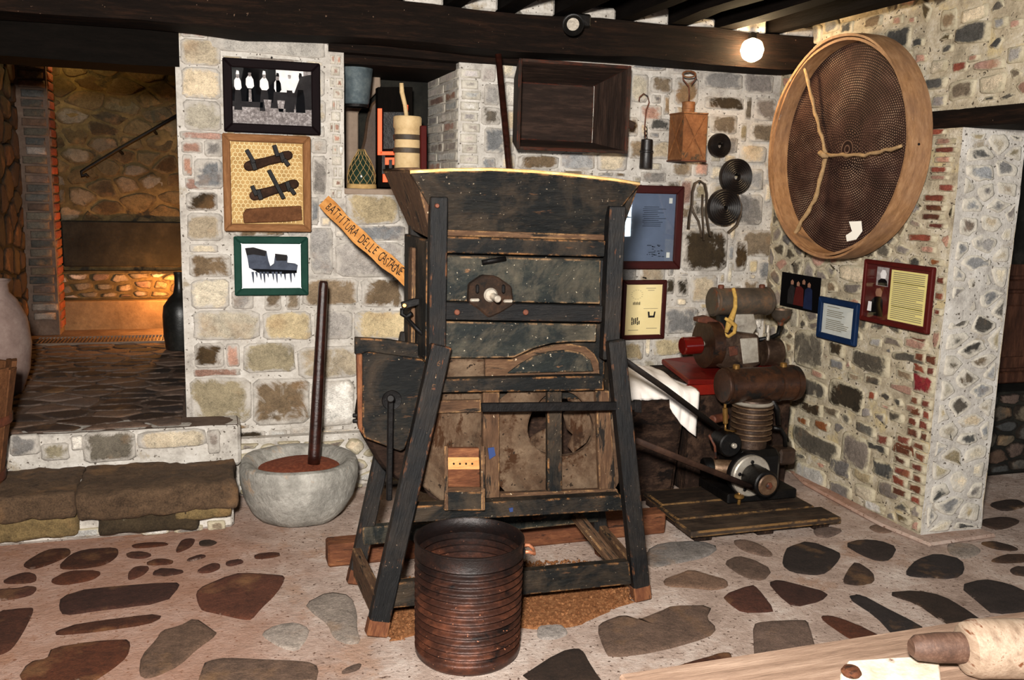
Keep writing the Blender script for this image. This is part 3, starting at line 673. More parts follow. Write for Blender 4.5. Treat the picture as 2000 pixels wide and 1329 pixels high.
# reveals, sill and rear of the niche
FR_REV = (V3((NX1, 0, 0)), V3((0, -1, 0)), V3((0, 0, 1)), V3((-1, 0, 0)))
rv = sheet('reveal', FR_REV, steps([-WT, 0]), steps([NZ0, NZ1]), 'mortar_back', wall_back, amp=0.004)
course('brick', -WT, -0.005, NZ0 + 0.005, 2.2, 12, FR_REV, wall_back, 'stone_limed', 'vpvw', h=0.005, split=2, seed=8)
FR_REVL = (V3((NX0, 0, 0)), V3((0, 1, 0)), V3((0, 0, 1)), V3((1, 0, 0)))
sheet('reveal', FR_REVL, steps([0, WT]), steps([NZ0, NZ1]), 'mortar_back', wall_back, amp=0.003)
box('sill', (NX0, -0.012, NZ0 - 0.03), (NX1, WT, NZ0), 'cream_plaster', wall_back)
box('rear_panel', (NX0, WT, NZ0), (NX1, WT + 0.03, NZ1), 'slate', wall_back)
FR_PL = (V3((XL, 0, 0)), V3((0, -1, 0)), V3((0, 0, 1)), V3((-1, 0, 0)))
sheet('return_face', FR_PL, steps([-3.3, 0], 0.08), steps([0, 2.7], 0.08), 'mortar_back', wall_back, amp=0.005)

# ---- right wall
def rwquad(x0, y0, x1, y1):
    a, b_, c, d = RWP(x0, y0), RWP(x1, y0), RWP(x1, y1), RWP(x0, y1)
    return -(a.y + d.y) / 2, (c.z + d.z) / 2, -(b_.y + c.y) / 2, (a.z + b_.z) / 2
LZ0, LZ1 = 1.905, 1.985
wall_right = struct(sheet('wall_right', FR_RIGHT, steps([-0.05, -YE, 3.4]), steps([0, LZ0, LZ1, 2.78]), 'mortar_right', amp=0.010,
                          hole=lambda u, z: u > -YE and z < LZ1, fq=6))
RSTONES = """1560,52,1606,84,g 1612,40,1640,64,g 1642,44,1668,66,k 1690,32,1724,56,b 1728,54,1780,98,k 1838,18,1870,60,b 1866,46,1938,84,k 1942,34,1972,56,g 1785,76,1808,92,k 1842,88,1862,104,k 1790,106,1812,122,p 1894,106,1914,120,p 1905,118,1962,134,p
1806,150,1852,174,k 1856,156,1906,194,b 1822,186,1852,208,h 1915,145,1965,180,c 1970,90,2000,125,g 1975,38,2000,56,p 1745,30,1765,46,p 1776,34,1790,44,p 1880,12,1930,40,c 1820,118,1850,142,c 1862,122,1890,140,r 1760,100,1784,116,c
1550,646,1612,720,q 1620,670,1650,696,d 1622,702,1650,722,g 1666,688,1740,726,q 1562,740,1614,776,k 1618,746,1686,800,d 1690,734,1724,752,q 1700,764,1714,782,r 1742,752,1790,768,p 1566,786,1608,808,d 1610,796,1640,812,b
1558,816,1582,830,o 1592,822,1622,840,o 1552,844,1640,890,q 1512,790,1552,826,k 1644,852,1700,920,h 1620,896,1664,930,h 1666,920,1706,940,y 1706,904,1752,936,k 1552,912,1612,944,w 1690,866,1736,882,k 1674,826,1712,850,q 1714,850,1742,870,r
1738,806,1764,826,q 1744,866,1790,890,s 1620,946,1664,972,h 1560,950,1600,966,w 1670,950,1710,974,c 1716,946,1760,970,h 1630,976,1664,990,w 1690,980,1730,1000,w 1744,690,1812,710,q 1752,724,1790,742,b 1596,560,1612,582,c
1610,690,1620,700,r 1655,730,1684,742,b 1720,790,1744,800,p 1770,790,1796,806,p 1545,600,1560,640,c 1700,660,1724,676,g 1730,660,1764,676,h 1768,664,1812,680,p 1586,725,1612,738,p 1780,660,1812,670,s 1640,520,1690,550,c 1650,555,1686,572,h""".split()
rtr = []
for s in RSTONES:
    t = s.split(','); u0, z0, u1, z1 = rwquad(*map(float, t[:4])); poly = [(u0, z0), (u1, z0), (u1, z1), (u0, z1)]; rtr.append(poly)
    stone('stone', poly, FR_RIGHT, SCOL.uniform(0.006, 0.018), 'stone_rough', wall_right, t[4], jit=0.2)
# brick toothing beside the doorway
BRICKS = [(1816,252,1848,264),(1830,270,1868,282),(1828,288,1872,298),(1828,306,1862,318),(1818,326,1856,338),(1816,342,1854,352),(1836,360,1868,374,'r'),(1806,380,1850,394),(1808,400,1850,412),(1802,418,1846,430),(1812,436,1850,446),(1776,458,1830,472),(1800,480,1830,494),(1818,505,1845,520,'o'),(1838,540,1850,556),(1838,572,1852,588),(1834,604,1850,618)]
for t in BRICKS:
    u0, z0, u1, z1 = rwquad(*t[:4]); u1 = min(u1, -YE - 0.005); u0 = min(u0, u1 - 0.05); poly = [(u0, z0), (u1, z0), (u1, z1), (u0, z1)]; rtr.append(poly)
    stone('brick', poly, FR_RIGHT, 0.016, 'stone_rough', wall_right, t[4] if len(t) > 4 else SCOL.choice('rrsp'), jit=0.05)
for i in range(14):                       # bonded brick column low at the doorway
    z0 = 0.16 + i * 0.052
    w = 0.22 if i < 6 else 0.15; u1 = -YE - 0.006; u0 = u1 - w
    if i in (10, 11): continue
    for a, b_ in ((u0, u0 + w * (0.5 if i % 2 else 0.62)), (u0 + w * (0.5 if i % 2 else 0.62), u1)):
        poly = [(a + .004, z0), (b_ - .004, z0), (b_ - .004, z0 + .042), (a + .004, z0 + .042)]; rtr.append(poly)
        stone('brick', poly, FR_RIGHT, 0.014, 'stone_rough', wall_right, SCOL.choice('rrs'), jit=0.03, rounds=1)
u1 = -YE - 0.006; poly = [(u1 - .14, .685), (u1, .685), (u1, .78), (u1 - .14, .78)]; rtr.append(poly)
stone('brick', poly, FR_RIGHT, 0.016, 'stone_rough', wall_right, 'R', jit=0.03, rounds=1)
LBAN = lambda u, z: u > 1.12 and 1.89 < z < 2.0
for c in rubble((0.01, 0.02, -YE, 2.62), rtr, 0.125, 1.35, 0.022, 21, tries=9000, ban=LBAN):
    stone('stone', c, FR_RIGHT, SCOL.uniform(0.004, 0.014), 'stone_rough', wall_right, SCOL.choice('qqbkhkxqphq'), jit=0.22, rounds=1)
for c in rubble((-YE, LZ1 + 0.02, 2.2, 2.62), rtr, 0.13, 1.3, 0.026, 22):
    stone('stone', c, FR_RIGHT, SCOL.uniform(0.004, 0.016), 'stone_rough', wall_right, SCOL.choice('qqbkhkpgq'), jit=0.22, rounds=1)
# end face of that wall, turned to the room
XE = 3.50
sheet('end_face', FR_END, steps([XW - 0.004, XE]), steps([0, LZ0]), 'mortar_back', wall_right, amp=0.008)
for c in rubble((XW + 0.02, 0.02, XE - 0.01, LZ0 - 0.01), [], 0.14, 1.5, 0.03, 23):
    stone('stone', c, FR_END, SCOL.uniform(0.002, 0.007), 'stone_limed', wall_right, SCOL.choice('gchkcygbqk'), jit=0.15)
FR_JB = (V3((XE, 0, 0)), V3((0, 1, 0)), V3((0, 0, 1)), V3((1, 0, 0)))
sheet('inner_face', FR_JB, steps([YE, 1.6], 0.08), steps([0, 2.7], 0.08), 'mortar_right', wall_right, amp=0.006)
prism('footing', [V3((2.95 + 0.2, -0.35, 0)), V3((XW - 0.07, -0.6, 0)), V3((XW - 0.09, -1.25, 0)), V3((XW - 0.04, YE - 0.1, 0)), V3((XE + 0.02, YE - 0.08, 0)), V3((XE, YE + .02, 0)), V3((XW, YE + .02, 0))], (0, 0, 0.022), 'floor_mortar', wall_right, bev=0.01)
# lintel over that doorway
struct(beam('trim_1', (XW + 0.17, -1.2, (LZ0 + LZ1) / 2), (XW + 0.17, -3.4, (LZ0 + LZ1) / 2), 0.36, LZ1 - LZ0, 'dark_wood', None, bev=0.006))

# ---- room seen through the right doorway
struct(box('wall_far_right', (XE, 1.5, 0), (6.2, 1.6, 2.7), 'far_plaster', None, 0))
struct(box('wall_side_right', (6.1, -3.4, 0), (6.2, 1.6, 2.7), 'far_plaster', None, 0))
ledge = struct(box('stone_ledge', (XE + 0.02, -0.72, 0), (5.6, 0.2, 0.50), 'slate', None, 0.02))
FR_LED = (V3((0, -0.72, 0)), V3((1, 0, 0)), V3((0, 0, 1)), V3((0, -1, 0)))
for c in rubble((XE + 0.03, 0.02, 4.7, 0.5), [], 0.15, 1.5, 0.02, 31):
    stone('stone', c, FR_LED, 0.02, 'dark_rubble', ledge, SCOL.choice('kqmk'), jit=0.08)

# ---- ceiling: boards, joists, main beam and the lower lintel
ZB0, ZB1 = BK(1000, 96, -0.30).z, BK(1000, 22, -0.30).z
ceiling = struct(box('ceiling', (-2.6, -5.6, ZB1 + 0.16), (6.2, 3.4, ZB1 + 0.20), 'board_dark', None, 0))
x = -1.9; k = 0
while x < 5.9:
    w = 0.095 + 0.02 * math.sin(k * 2.3)
    beam('joist', (x, -5.4, ZB1 + 0.085), (x, -0.10, ZB1 + 0.085), w, 0.15, 'joist_wood', ceiling, wob=0.015, segs=10)
    nx = x + 0.30 + 0.03 * math.sin(k * 1.7)
    if x > 0.3: box('infill', (x + w / 2 + .01, -0.29, ZB1 - .005), (nx - .06, -0.06, ZB1 + 0.075 + 0.03 * math.sin(k * 3.1)), 'mortar_back', ceiling, 0.012)
    x = nx; k += 1
struct(beam('trim_2', (-2.0, -0.17, (ZB0 + ZB1) / 2), (XW + 0.02, -0.17, (ZB0 + ZB1) / 2), 0.26, ZB1 - ZB0, 'dark_wood', None, wob=0.02, segs=24))
a, b_ = BK(642, 88, -0.02), BK(1058, 108, -0.02)
struct(beam('trim_3', (a.x, 0.02, 2.255), (b_.x, 0.02, 2.245), 0.10, 0.055, 'dark_wood', None, wob=0.008, segs=8))
box('soffit', (NX0 - 0.05, 0.06, NZ1 - 0.05), (NX1, WT, NZ1), 'dark_wood', wall_back, 0)
# wall plate along the right wall
struct(beam('trim_4', (XW - 0.03, -0.3, 2.60), (XW - 0.03, -3.4, 2.50), 0.14, 0.14, 'dark_wood', None, wob=0.06, segs=16))

# ---- the two stone steps up to the passage
step_obj = struct(box('trim_5', (-1.46, -0.51, 0), (0.055, 0.02, 0.225), 'mortar_back', None, 0.015))
FR_ST1 = (V3((0, -0.51, 0)), V3((1, 0, 0)), V3((0, 0, 1)), V3((0, -1, 0)))
TY0, TY1 = -0.555, -0.19
def rough_block(name, lo, hi, mat, parent, amp=0.012, n=(30, 12, 7), rnd=0.02, seed=1, code=None):
    """a hewn block: lumpy faces, broken and rounded arrises"""
    lo, hi = V3(lo), V3(hi); c = (lo + hi) / 2; h = (hi - lo) / 2; v, f, idx = [], [], {}
    def vid(i, j, k):
        if (i, j, k) in idx: return idx[(i, j, k)]
        p = V3((-h.x + 2 * h.x * i / n[0], -h.y + 2 * h.y * j / n[1], -h.z + 2 * h.z * k / n[2]))
        q = V3((max(-h.x + rnd, min(h.x - rnd, p.x)), max(-h.y + rnd, min(h.y - rnd, p.y)), max(-h.z + rnd, min(h.z - rnd, p.z))))
        d = p - q
        if d.length > 1e-6: p = q + d.normalized() * min(d.length, rnd)
        w = p + V3((seed * 7.3, 0, 0))
        nv = V3((noise.noise(w * 6), noise.noise(w * 6 + V3((9, 0, 0))), noise.noise(w * 6 + V3((0, 9, 0))))) + 0.7 * V3((noise.noise(w * 21), noise.noise(w * 21 + V3((5, 0, 0))), noise.noise(w * 21 + V3((0, 5, 0)))))
        idx[(i, j, k)] = len(v); v.append(p + nv * amp); return idx[(i, j, k)]
    for i in range(n[0]):
        for j in range(n[1]):
            for k in (0, n[2]): f.append((vid(i, j, k), vid(i + 1, j, k), vid(i + 1, j + 1, k), vid(i, j + 1, k)))
    for i in range(n[0]):
        for k in range(n[2]):
            for j in (0, n[1]): f.append((vid(i, j, k), vid(i + 1, j, k), vid(i + 1, j, k + 1), vid(i, j, k + 1)))
    for j in range(n[1]):
        for k in range(n[2]):
            for i in (0, n[0]): f.append((vid(i, j, k), vid(i, j + 1, k), vid(i, j + 1, k + 1), vid(i, j, k + 1)))
    o = link(name, bm_mesh(name, v, f), mat, parent, Matrix.Translation(c), True)
    if code: o.color = lin(PAL[code])
    return o
PAL['u'] = (118, 98, 64)
PAL['t'] = (88, 68, 50); 
rough_block('tread_slab', (-1.45, -0.585, 0.125), (-0.60, -0.17, 0.248), 'paving', step_obj, 0.016, seed=1, code='t')
rough_block('tread_slab', (-0.60, -0.585, 0.110), (0.065, -0.17, 0.242), 'paving', step_obj, 0.016, seed=2, code='t')
rough_block('stone', (-0.52, -0.56, 0.02), (-0.10, -0.30, 0.13), 'stone_rough', step_obj, 0.014, (16, 8, 6), 0.018, 3, 'd')
rough_block('stone', (-0.98, -0.555, 0.03), (-0.60, -0.30, 0.135), 'stone_rough', step_obj, 0.014, (16, 8, 6), 0.018, 4, 'u')
rough_block('stone', (-0.20, -0.575, 0.075), (0.05, -0.30, 0.135), 'stone_rough', step_obj, 0.010, (12, 8, 5), 0.015, 5, 'u')
rough_block('stone', (-1.40, -0.555, 0.02), (-1.0, -0.30, 0.13), 'stone_rough', step_obj, 0.014, (16, 8, 6), 0.018, 6, 'q')
for x0, y0, x1, y1, c in [(275,1018,330,1045,'w'),(405,1015,440,1040,'b'),(100,1028,200,1050,'w'),(0,1035,90,1055,'q'),(340,1024,395,1042,'h')]:
    a, b_ = BK(x0, y1, -0.51), BK(x1, y0, -0.51)
    z1 = min(b_.z, 0.125); z0 = max(a.z, 0.0)
    if z1 - z0 > 0.02: stone('stone', [(a.x, z0), (b_.x, z0), (b_.x, z1), (a.x, z1)], FR_ST1, 0.02, 'stone_rough', step_obj, c, jit=0.1)
riser = box('upper_riser', (-1.46, -0.19, 0.2), (0.10, 0.02, ZU), 'mortar_back', step_obj, 0.015)
FR_ST2 = (V3((0, -0.19, 0)), V3((1, 0, 0)), V3((0, 0, 1)), V3((0, -1, 0)))
for x0, y0, x1, y1, c in [(270,838,400,880,'c'),(165,842,262,905,'q'),(80,865,135,900,'y'),(20,842,76,890,'g'),(140,850,162,880,'w'),(405,840,430,885,'h'),(-40,850,15,900,'c')]:
    a, b_ = BK(x0, y1, -0.19), BK(x1, y0, -0.19)
    stone('stone', [(a.x, max(a.z, .24)), (b_.x, max(a.z, .24)), (b_.x, min(b_.z, ZU + .005)), (a.x, min(b_.z, ZU + .005))], FR_ST2, 0.018, 'stone', step_obj, c, jit=0.1)
# broken masonry at the foot of the back wall, behind the stone mortar
base = box('footing', (0.06, -0.10, 0), (1.9, 0.01, 0.30), 'mortar_back', wall_back, 0.03)
FR_FT = (V3((0, -0.10, 0)), V3((1, 0, 0)), V3((0, 0, 1)), V3((0, -1, 0)))
for c in rubble((0.08, 0.01, 1.88, 0.29), [], 0.11, 1.6, 0.03, 33):
    stone('stone', c, FR_FT, 0.025, 'stone_rough', wall_back, SCOL.choice('wcwhydc'), jit=0.1)

# ---- passage beyond the steps
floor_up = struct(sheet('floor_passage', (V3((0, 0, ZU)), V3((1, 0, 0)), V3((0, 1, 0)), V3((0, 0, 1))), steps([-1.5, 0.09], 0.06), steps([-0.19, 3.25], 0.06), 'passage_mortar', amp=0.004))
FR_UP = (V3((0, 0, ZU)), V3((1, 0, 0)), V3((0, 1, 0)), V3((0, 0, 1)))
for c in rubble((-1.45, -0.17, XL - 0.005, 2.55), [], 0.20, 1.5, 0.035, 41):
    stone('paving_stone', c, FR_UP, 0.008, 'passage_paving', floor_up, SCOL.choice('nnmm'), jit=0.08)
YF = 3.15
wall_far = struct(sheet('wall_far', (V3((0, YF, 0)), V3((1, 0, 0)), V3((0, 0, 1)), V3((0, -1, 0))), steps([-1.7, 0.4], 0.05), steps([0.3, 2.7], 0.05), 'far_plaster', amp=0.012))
zl0 = BK(250, 588, YF - 0.2).z; zl1 = BK(250, 530, YF - 0.12).z
box('plinth', (-1.7, YF - 0.2, ZU - 0.02), (0.4, YF, zl0), 'far_base', wall_far, 0.01)
box('recess_shade', (-1.12, YF - 0.05, BK(250, 520, YF).z), (0.3, YF, BK(250, 432, YF).z), 'slate', wall_far, 0.01)  # dark box set in for the shade inside a wall recess
box('ledge_slab', (-1.7, YF - 0.12, zl0), (0.4, YF, zl1), 'far_plaster', wall_far, 0.015)
FR_FA = (V3((0, YF - 0.12, 0)), V3((1, 0, 0)), V3((0, 0, 1)), V3((0, -1, 0)))
for c in rubble((-1.2, zl0 + .01, -0.1, zl1 - .005), [], 0.13, 1.7, 0.03, 43):
    stone('stone', c, FR_FA, 0.015, 'far_stone', wall_far, SCOL.choice('qhbm'), jit=0.08)
FR_FW = (V3((0, YF, 0)), V3((1, 0, 0)), V3((0, 0, 1)), V3((0, -1, 0)))
for c in rubble((-1.25, zl1 + .03, -0.12, 2.66), [], 0.19, 1.6, 0.03, 44):
    stone('stone', c, FR_FW, 0.006, 'far_stone', wall_far, SCOL.choice('xxqd'), jit=0.12)
XLW = BK(40, 400, 2.7).x
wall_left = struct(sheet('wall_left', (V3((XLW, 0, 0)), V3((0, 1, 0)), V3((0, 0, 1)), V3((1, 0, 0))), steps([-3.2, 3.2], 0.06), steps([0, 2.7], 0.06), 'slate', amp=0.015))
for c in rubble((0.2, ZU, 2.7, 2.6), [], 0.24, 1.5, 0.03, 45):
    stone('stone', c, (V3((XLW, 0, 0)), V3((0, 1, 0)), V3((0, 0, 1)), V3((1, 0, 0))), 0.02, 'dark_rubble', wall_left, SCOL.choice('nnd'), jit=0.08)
# brick pier at the end of the passage
xp0, xp1 = BK(48, 400, 2.72).x, BK(104, 400, 2.72).x
pier = struct(box('wall_pier', (XLW - 0.05, 2.72, ZU), (xp1, 2.98, 2.66), 'passage_mortar', None, 0.004))
tag(pier, kind='structure')
FR_PI = (V3((0, 2.72, 0)), V3((1, 0, 0)), V3((0, 0, 1)), V3((0, -1, 0)))
course('brick', xp0, xp1, ZU + 0.12, 2.6, 31, FR_PI, pier, 'passage_paving', 'kqhkm', h=0.02, offs=0.03, seed=12)
FR_PS = (V3((xp1, 0, 0)), V3((0, 1, 0)), V3((0, 0, 1)), V3((1, 0, 0)))
course('brick', 2.73, 2.97, ZU + 0.05, 2.6, 32, FR_PS, pier, 'passage_paving', 'srr', h=0.012, offs=0.01, seed=13)  # orange light on this side is put into the brick colours
zdl = BK(348, 132).z
struct(beam('trim_6', (-2.0, 0.17, (zdl + 2.5) / 2), (XL + 0.02, 0.17, (zdl + 2.5) / 2), 0.36, 2.5 - zdl, 'board_dark', None, wob=0.01, segs=8))
struct(box('ceiling_passage', (-1.7, 0.34, 2.62), (0.4, 3.2, 2.68), 'board_dark', None, 0))
gr = root('floor_grate', 'metal floor grate set across the passage in front of the lit wall', 'grate', (-0.7, 2.5, ZU))
ya, yb = FL(200, 674, ZU).y, FL(200, 662, ZU).y
for i in range(46):
    xx = -1.2 + i * 0.024
    beam('bar', (xx, ya, ZU + 0.012), (xx, yb, ZU + 0.012), 0.008, 0.014, 'grate_metal', gr, bev=0)
for y in (ya, yb): beam('edge_bar', (-1.22, y, ZU + 0.012), (-0.11, y, ZU + 0.012), 0.014, 0.018, 'grate_metal', gr, bev=0)

# ================================================================== THE MACHINE
mach = root('threshing_machine', 'tall dark-painted wooden chestnut threshing machine on four splayed legs', 'machine', (1.05, -1.45, 0))
def MP(name, px, Y, t, mat, grain=(1, 0, 0), par=None, bev=0.003): return plate(name, px, Y, t, mat, par or mach, grain, bev)
PL, PR = 0.757, 1.441
zt = 1.535
beam('post', (PL, -1.56, 0.95), (PL, -1.56, zt + 0.02), 0.062, 0.05, 'leg_paint', mach, up=(0, 1, 0))
beam('post', (PR, -1.56, 0.95), (PR, -1.56, zt), 0.066, 0.05, 'leg_paint', mach, up=(0, 1, 0))
beam('post', (PL + .01, -1.16, 0.7), (PL + .01, -1.16, zt), 0.06, 0.05, 'leg_paint', mach, up=(0, 1, 0))
beam('post', (PR, -1.07, 0.7), (PR, -1.07, zt), 0.06, 0.05, 'leg_paint', mach, up=(0, 1, 0))
legs = [((0.765, -1.60, 1.03), (0.512, -1.715, 0.0), 0.074), ((1.445, -1.60, 1.03), (1.568, -1.69, 0.0), 0.068), ((0.742, -1.13, 1.0), (0.500, -1.265, 0.0), 0.06), ((1.46, -1.12, 1.0), (1.60, -1.24, 0.0), 0.06)]
for a, b_, w in legs:
    a, b_ = V3(a), V3(b_); d = (b_ - a).normalized(); a = a; 
    lg = beam('leg', a, b_ - d * 0.02, w, 0.05, 'leg_paint', mach, up=(0, 1, 0), bev=0.005)
    ft = beam('worn_foot', b_ - d * 0.065, b_ - d * 0.006, w * 1.04, 0.052, 'orange_wood', lg, up=(0, 1, 0), bev=0.004)
    ft['label'] = 'bare orange wood at the foot where the paint has worn off'
for x, y in ((853, 402), (846, 760), (783, 1000)):
    p = BK(x, y, -1.59 if y < 700 else -1.63); cyl('bolt', p + V3((0, 0.01, 0)), p + V3((0, -0.012, 0)), 0.008, 'rust', mach, 8)
# hopper
def hop(name, pts, ext, mat='black_paint', grain=(1, 0, 0)): return prism(name, pts, ext, mat, mach, grain, 0.003)
hl, hr = BK(802, 338, -1.60), BK(1250, 359, -1.60)
fz = 1.415
top = [BK(x, y, -1.60) for x, y in ((802, 338), (880, 334), (960, 333), (1040, 337), (1120, 344), (1200, 353), (1250, 361))]
hop('hopper_board', top + [V3((PR + .03, -1.561, fz + .12)), V3((PR, -1.515, fz)), V3((PL, -1.515, fz)), V3((PL - .02, -1.549, fz + .09))], (0.0, 0.022, 0.004))
e = tube('rim_edge', [p + V3((0, 0.011, 0.003)) for p in top], 0.01, 'raw_edge', mach, 8, flat=(0.007, 0.013, (0, 0, 1))); e['label'] = 'bare golden wood along the top rim'
hop('hopper_side', [V3((0.672, -1.56, 1.642)), V3((0.742, -1.535, 1.40)), V3((0.742, -1.135, 1.42)), V3((0.655, -1.03, 1.642))], (0.022, 0, 0.01), 'worn_wood', (0.1, 0, -1))
hop('hopper_side', [V3((1.535, -1.56, 1.615)), V3((1.47, -1.535, 1.40)), V3((1.47, -1.05, 1.42)), V3((1.56, -1.03, 1.625))], (-0.022, 0, 0.01), 'black_paint', (0.1, 0, -1))
hop('hopper_board', [V3((0.66, -1.0, 1.645)), V3((1.56, -1.0, 1.63)), V3((1.46, -1.05, 1.40)), V3((0.77, -1.12, 1.40))], (0, -0.02, 0))
e = tube('rim_edge', [V3((0.664, -1.03, 1.648)), V3((0.670, -1.3, 1.65)), V3((0.676, -1.585, 1.648))], 0.01, 'worn_wood', mach, 8, flat=(0.006, 0.013, (0, 0, 1)))
hop('hopper_floor', [V3((PL, -1.52, 1.43)), V3((PR, -1.52, 1.43)), V3((PR, -1.05, 1.43)), V3((PL, -1.13, 1.43))], (0, 0, -0.015))
# box sides
hop('side_panel', [V3((PL - .035, -1.54, 0.955)), V3((PL - .035, -1.135, 0.955)), V3((PL - .035, -1.135, 1.40)), V3((PL - .035, -1.54, 1.40))], (0.02, 0, 0), 'black_paint', (0, 0, 1))
hop('side_panel', [V3((PR + .035, -1.54, 0.7)), V3((PR + .035, -1.05, 0.7)), V3((PR + .035, -1.05, 1.40)), V3((PR + .035, -1.54, 1.40))], (-0.02, 0, 0), 'black_paint', (0, 0, 1))
hop('side_batten', [V3((PL - .05, -1.36, 0.96)), V3((PL - .05, -1.29, 0.96)), V3((PL - .05, -1.29, 1.36)), V3((PL - .05, -1.36, 1.36))], (0.015, 0, 0), 'worn_wood', (0, 0, 1))
hop('back_panel', [V3((PL + .02, -1.12, 0.72)), V3((PR, -1.05, 0.72)), V3((PR, -1.05, 1.42)), V3((PL + .02, -1.12, 1.42))], (0, -0.02, 0))
br = MP('bracket', [(783, 591), (806, 584), (820, 583), (820, 596), (786, 606)], -1.42, 0.012, 'iron')
cyl('screw', BK(790, 597, -1.425), BK(790, 597, -1.44), 0.009, 'brass', br, 8)
tube('bracket_hook', [BK(786, 603, -1.40), BK(785, 614, -1.40), BK(795, 620, -1.41), BK(804, 612, -1.42)], 0.009, 'iron', mach, 8)
tube('bracket_rod', [BK(795, 622, -1.43), BK(812, 640, -1.45), BK(826, 654, -1.47)], 0.008, 'iron', mach, 6)
# upper front: rails and panels
MP('backing_panel', [(862, 440), (1186, 440), (1180, 780), (850, 780)], -1.505, 0.012, 'black_paint')
MP('lip', [(868, 449), (1181, 459), (1181, 470), (868, 461)], -1.558, 0.03, 'worn_wood')
MP('rail', [(867, 462), (1183, 471), (1181, 502), (866, 494)], -1.570, 0.04, 'black_paint')
MP('door_panel', [(866, 500), (1174, 508), (1172, 594), (865, 588)], -1.545, 0.02, 'green_paint')
MP('panel_stile', [(1174, 508), (1186, 508), (1182, 600), (1172, 600)], -1.535, 0.02, 'leg_paint', (0, 0, 1))
MP('rail', [(865, 591), (1178, 598), (1176, 630), (864, 625)], -1.575, 0.045, 'leg_paint')
MP('panel', [(863, 628), (1166, 634), (1164, 668), (1120, 668), (1078, 671), (1042, 681), (1004, 699), (950, 700), (861, 700)], -1.550, 0.02, 'green_paint')
MP('panel', [(860, 702), (947, 702), (947, 742), (856, 742)], -1.542, 0.02, 'dusty_panel')
MP('fan_arch', [(948, 702), (1000, 703), (1022, 694), (1045, 684), (1080, 675), (1115, 672), (1145, 678), (1162, 692), (1170, 708), (1172, 738), (948, 742)], -1.542, 0.02, 'worn_wood')
MP('arch_panel', [(992, 730), (1016, 712), (1042, 697), (1075, 687), (1110, 684), (1138, 690), (1154, 704), (1160, 726)], -1.556, 0.014, 'green_paint')
MP('rail', [(848, 742), (1178, 734), (1180, 763), (842, 768)], -1.585, 0.05, 'black_paint')
# crank shaft and bearing on the door panel
MP('bearing_plate', [(918, 556), (944, 538), (972, 540), (1000, 560), (1004, 596), (978, 612), (955, 622), (934, 604), (916, 592)], -1.582, 0.04, 'plate_rust', bev=0.006)
p = BK(957, 576, -1.585); cyl('bearing', p, p + V3((0, -0.016, 0)), 0.026, 'alloy', mach, 24)
cyl('shaft_end', p + V3((0.006, -0.01, -0.004)), p + V3((0.010, -0.07, -0.008)), 0.013, 'alloy', mach, 16)
for x, y in ((931, 562), (982, 562)):
    q = BK(x, y, -1.585); beam('clamp_bolt', q + V3((0, -.008, -.02)), q + V3((0, -.008, .012)), 0.012, 0.012, 'iron', mach, up=(0, 1, 0))
for x, y in ((926, 586), (991, 588)):
    q = BK(x, y, -1.585); beam('clamp_bolt', q + V3((-.018, -.008, 0)), q + V3((.018, -.008, 0)), 0.011, 0.012, 'alloy', mach)
for x, y in ((892, 610), (1026, 610)):
    q = BK(x, y, -1.578); cyl('bolt', q, q + V3((0, -0.01, 0)), 0.011, 'rust', mach, 8)
tube('latch', [BK(941, 513, -1.565), BK(962, 509, -1.575), BK(987, 505, -1.565)], 0.0085, 'iron', mach, 8)
MP('paint_chip', [(875, 413), (882, 409), (885, 420), (879, 426)], -1.538, 0.003, 'white_chip', bev=0)
MP('paint_stroke', [(1000, 401), (1018, 398), (1020, 404), (1002, 406)], -1.541, 0.003, 'teal_paint', bev=0)
MP('paint_stroke', [(1024, 402), (1038, 398), (1038, 405), (1026, 407)], -1.541, 0.003, 'teal_paint', bev=0)
# winnowing drum behind the lower boards
dc = V3((1.085, -1.0, 0.655))
lathe('drum', [(0, 0), (0.53, 0), (0.545, 0.02), (0.545, 0.34), (0.53, 0.36), (0, 0.36)], 'chest_wood', mach, axis_m(dc, (0, -1, 0)), 40, sy=0.60)
# side boards over the drum, with lever
MP('cheek_board', [(694, 660), (760, 664), (833, 676), (833, 708), (694, 694)], -1.41, 0.03, 'black_paint')
ck = MP('cheek_board', [(708, 692), (720, 688), (838, 704), (842, 730), (790, 878), (782, 882), (712, 856), (708, 846)], -1.44, 0.025, 'black_paint')
MP('board_edge', [(697, 694), (708, 692), (709, 850), (700, 838)], -1.435, 0.03, 'orange_wood', (0, 0, 1))
q = BK(765, 782, -1.442); lathe('shaft_hole', [(0, 0.002), (0.026, 0.002), (0.036, 0.004), (0.038, 0)], 'iron', mach, axis_m(q, (0, -1, 0)), 20)
lv = beam('lever', BK(763, 776, -1.49), BK(760, 978, -1.49), 0.022, 0.016, 'iron', mach, up=(0, 1, 0))
cyl('lever_pin', BK(763, 779, -1.43), BK(763, 779, -1.52), 0.015, 'iron', mach, 12)
for y in (812, 823): cyl('bolt', BK(699, y, -1.40), BK(689, y, -1.40), 0.008, 'iron', mach, 8)
# lower front: housing with discharge chute, panels and fan hole
MP('housing_front', [(838, 770), (942, 768), (942, 985), (868, 985), (800, 930)], -1.53, 0.02, 'dusty_panel', (0, 0, 1))
MP('housing_board', [(846, 784), (940, 782), (940, 806), (843, 808)], -1.552, 0.022, 'worn_wood')
MP('housing_side', [(838, 890), (868, 910), (866, 985), (838, 970), (812, 930)], -1.50, 0.02, 'chest_wood')
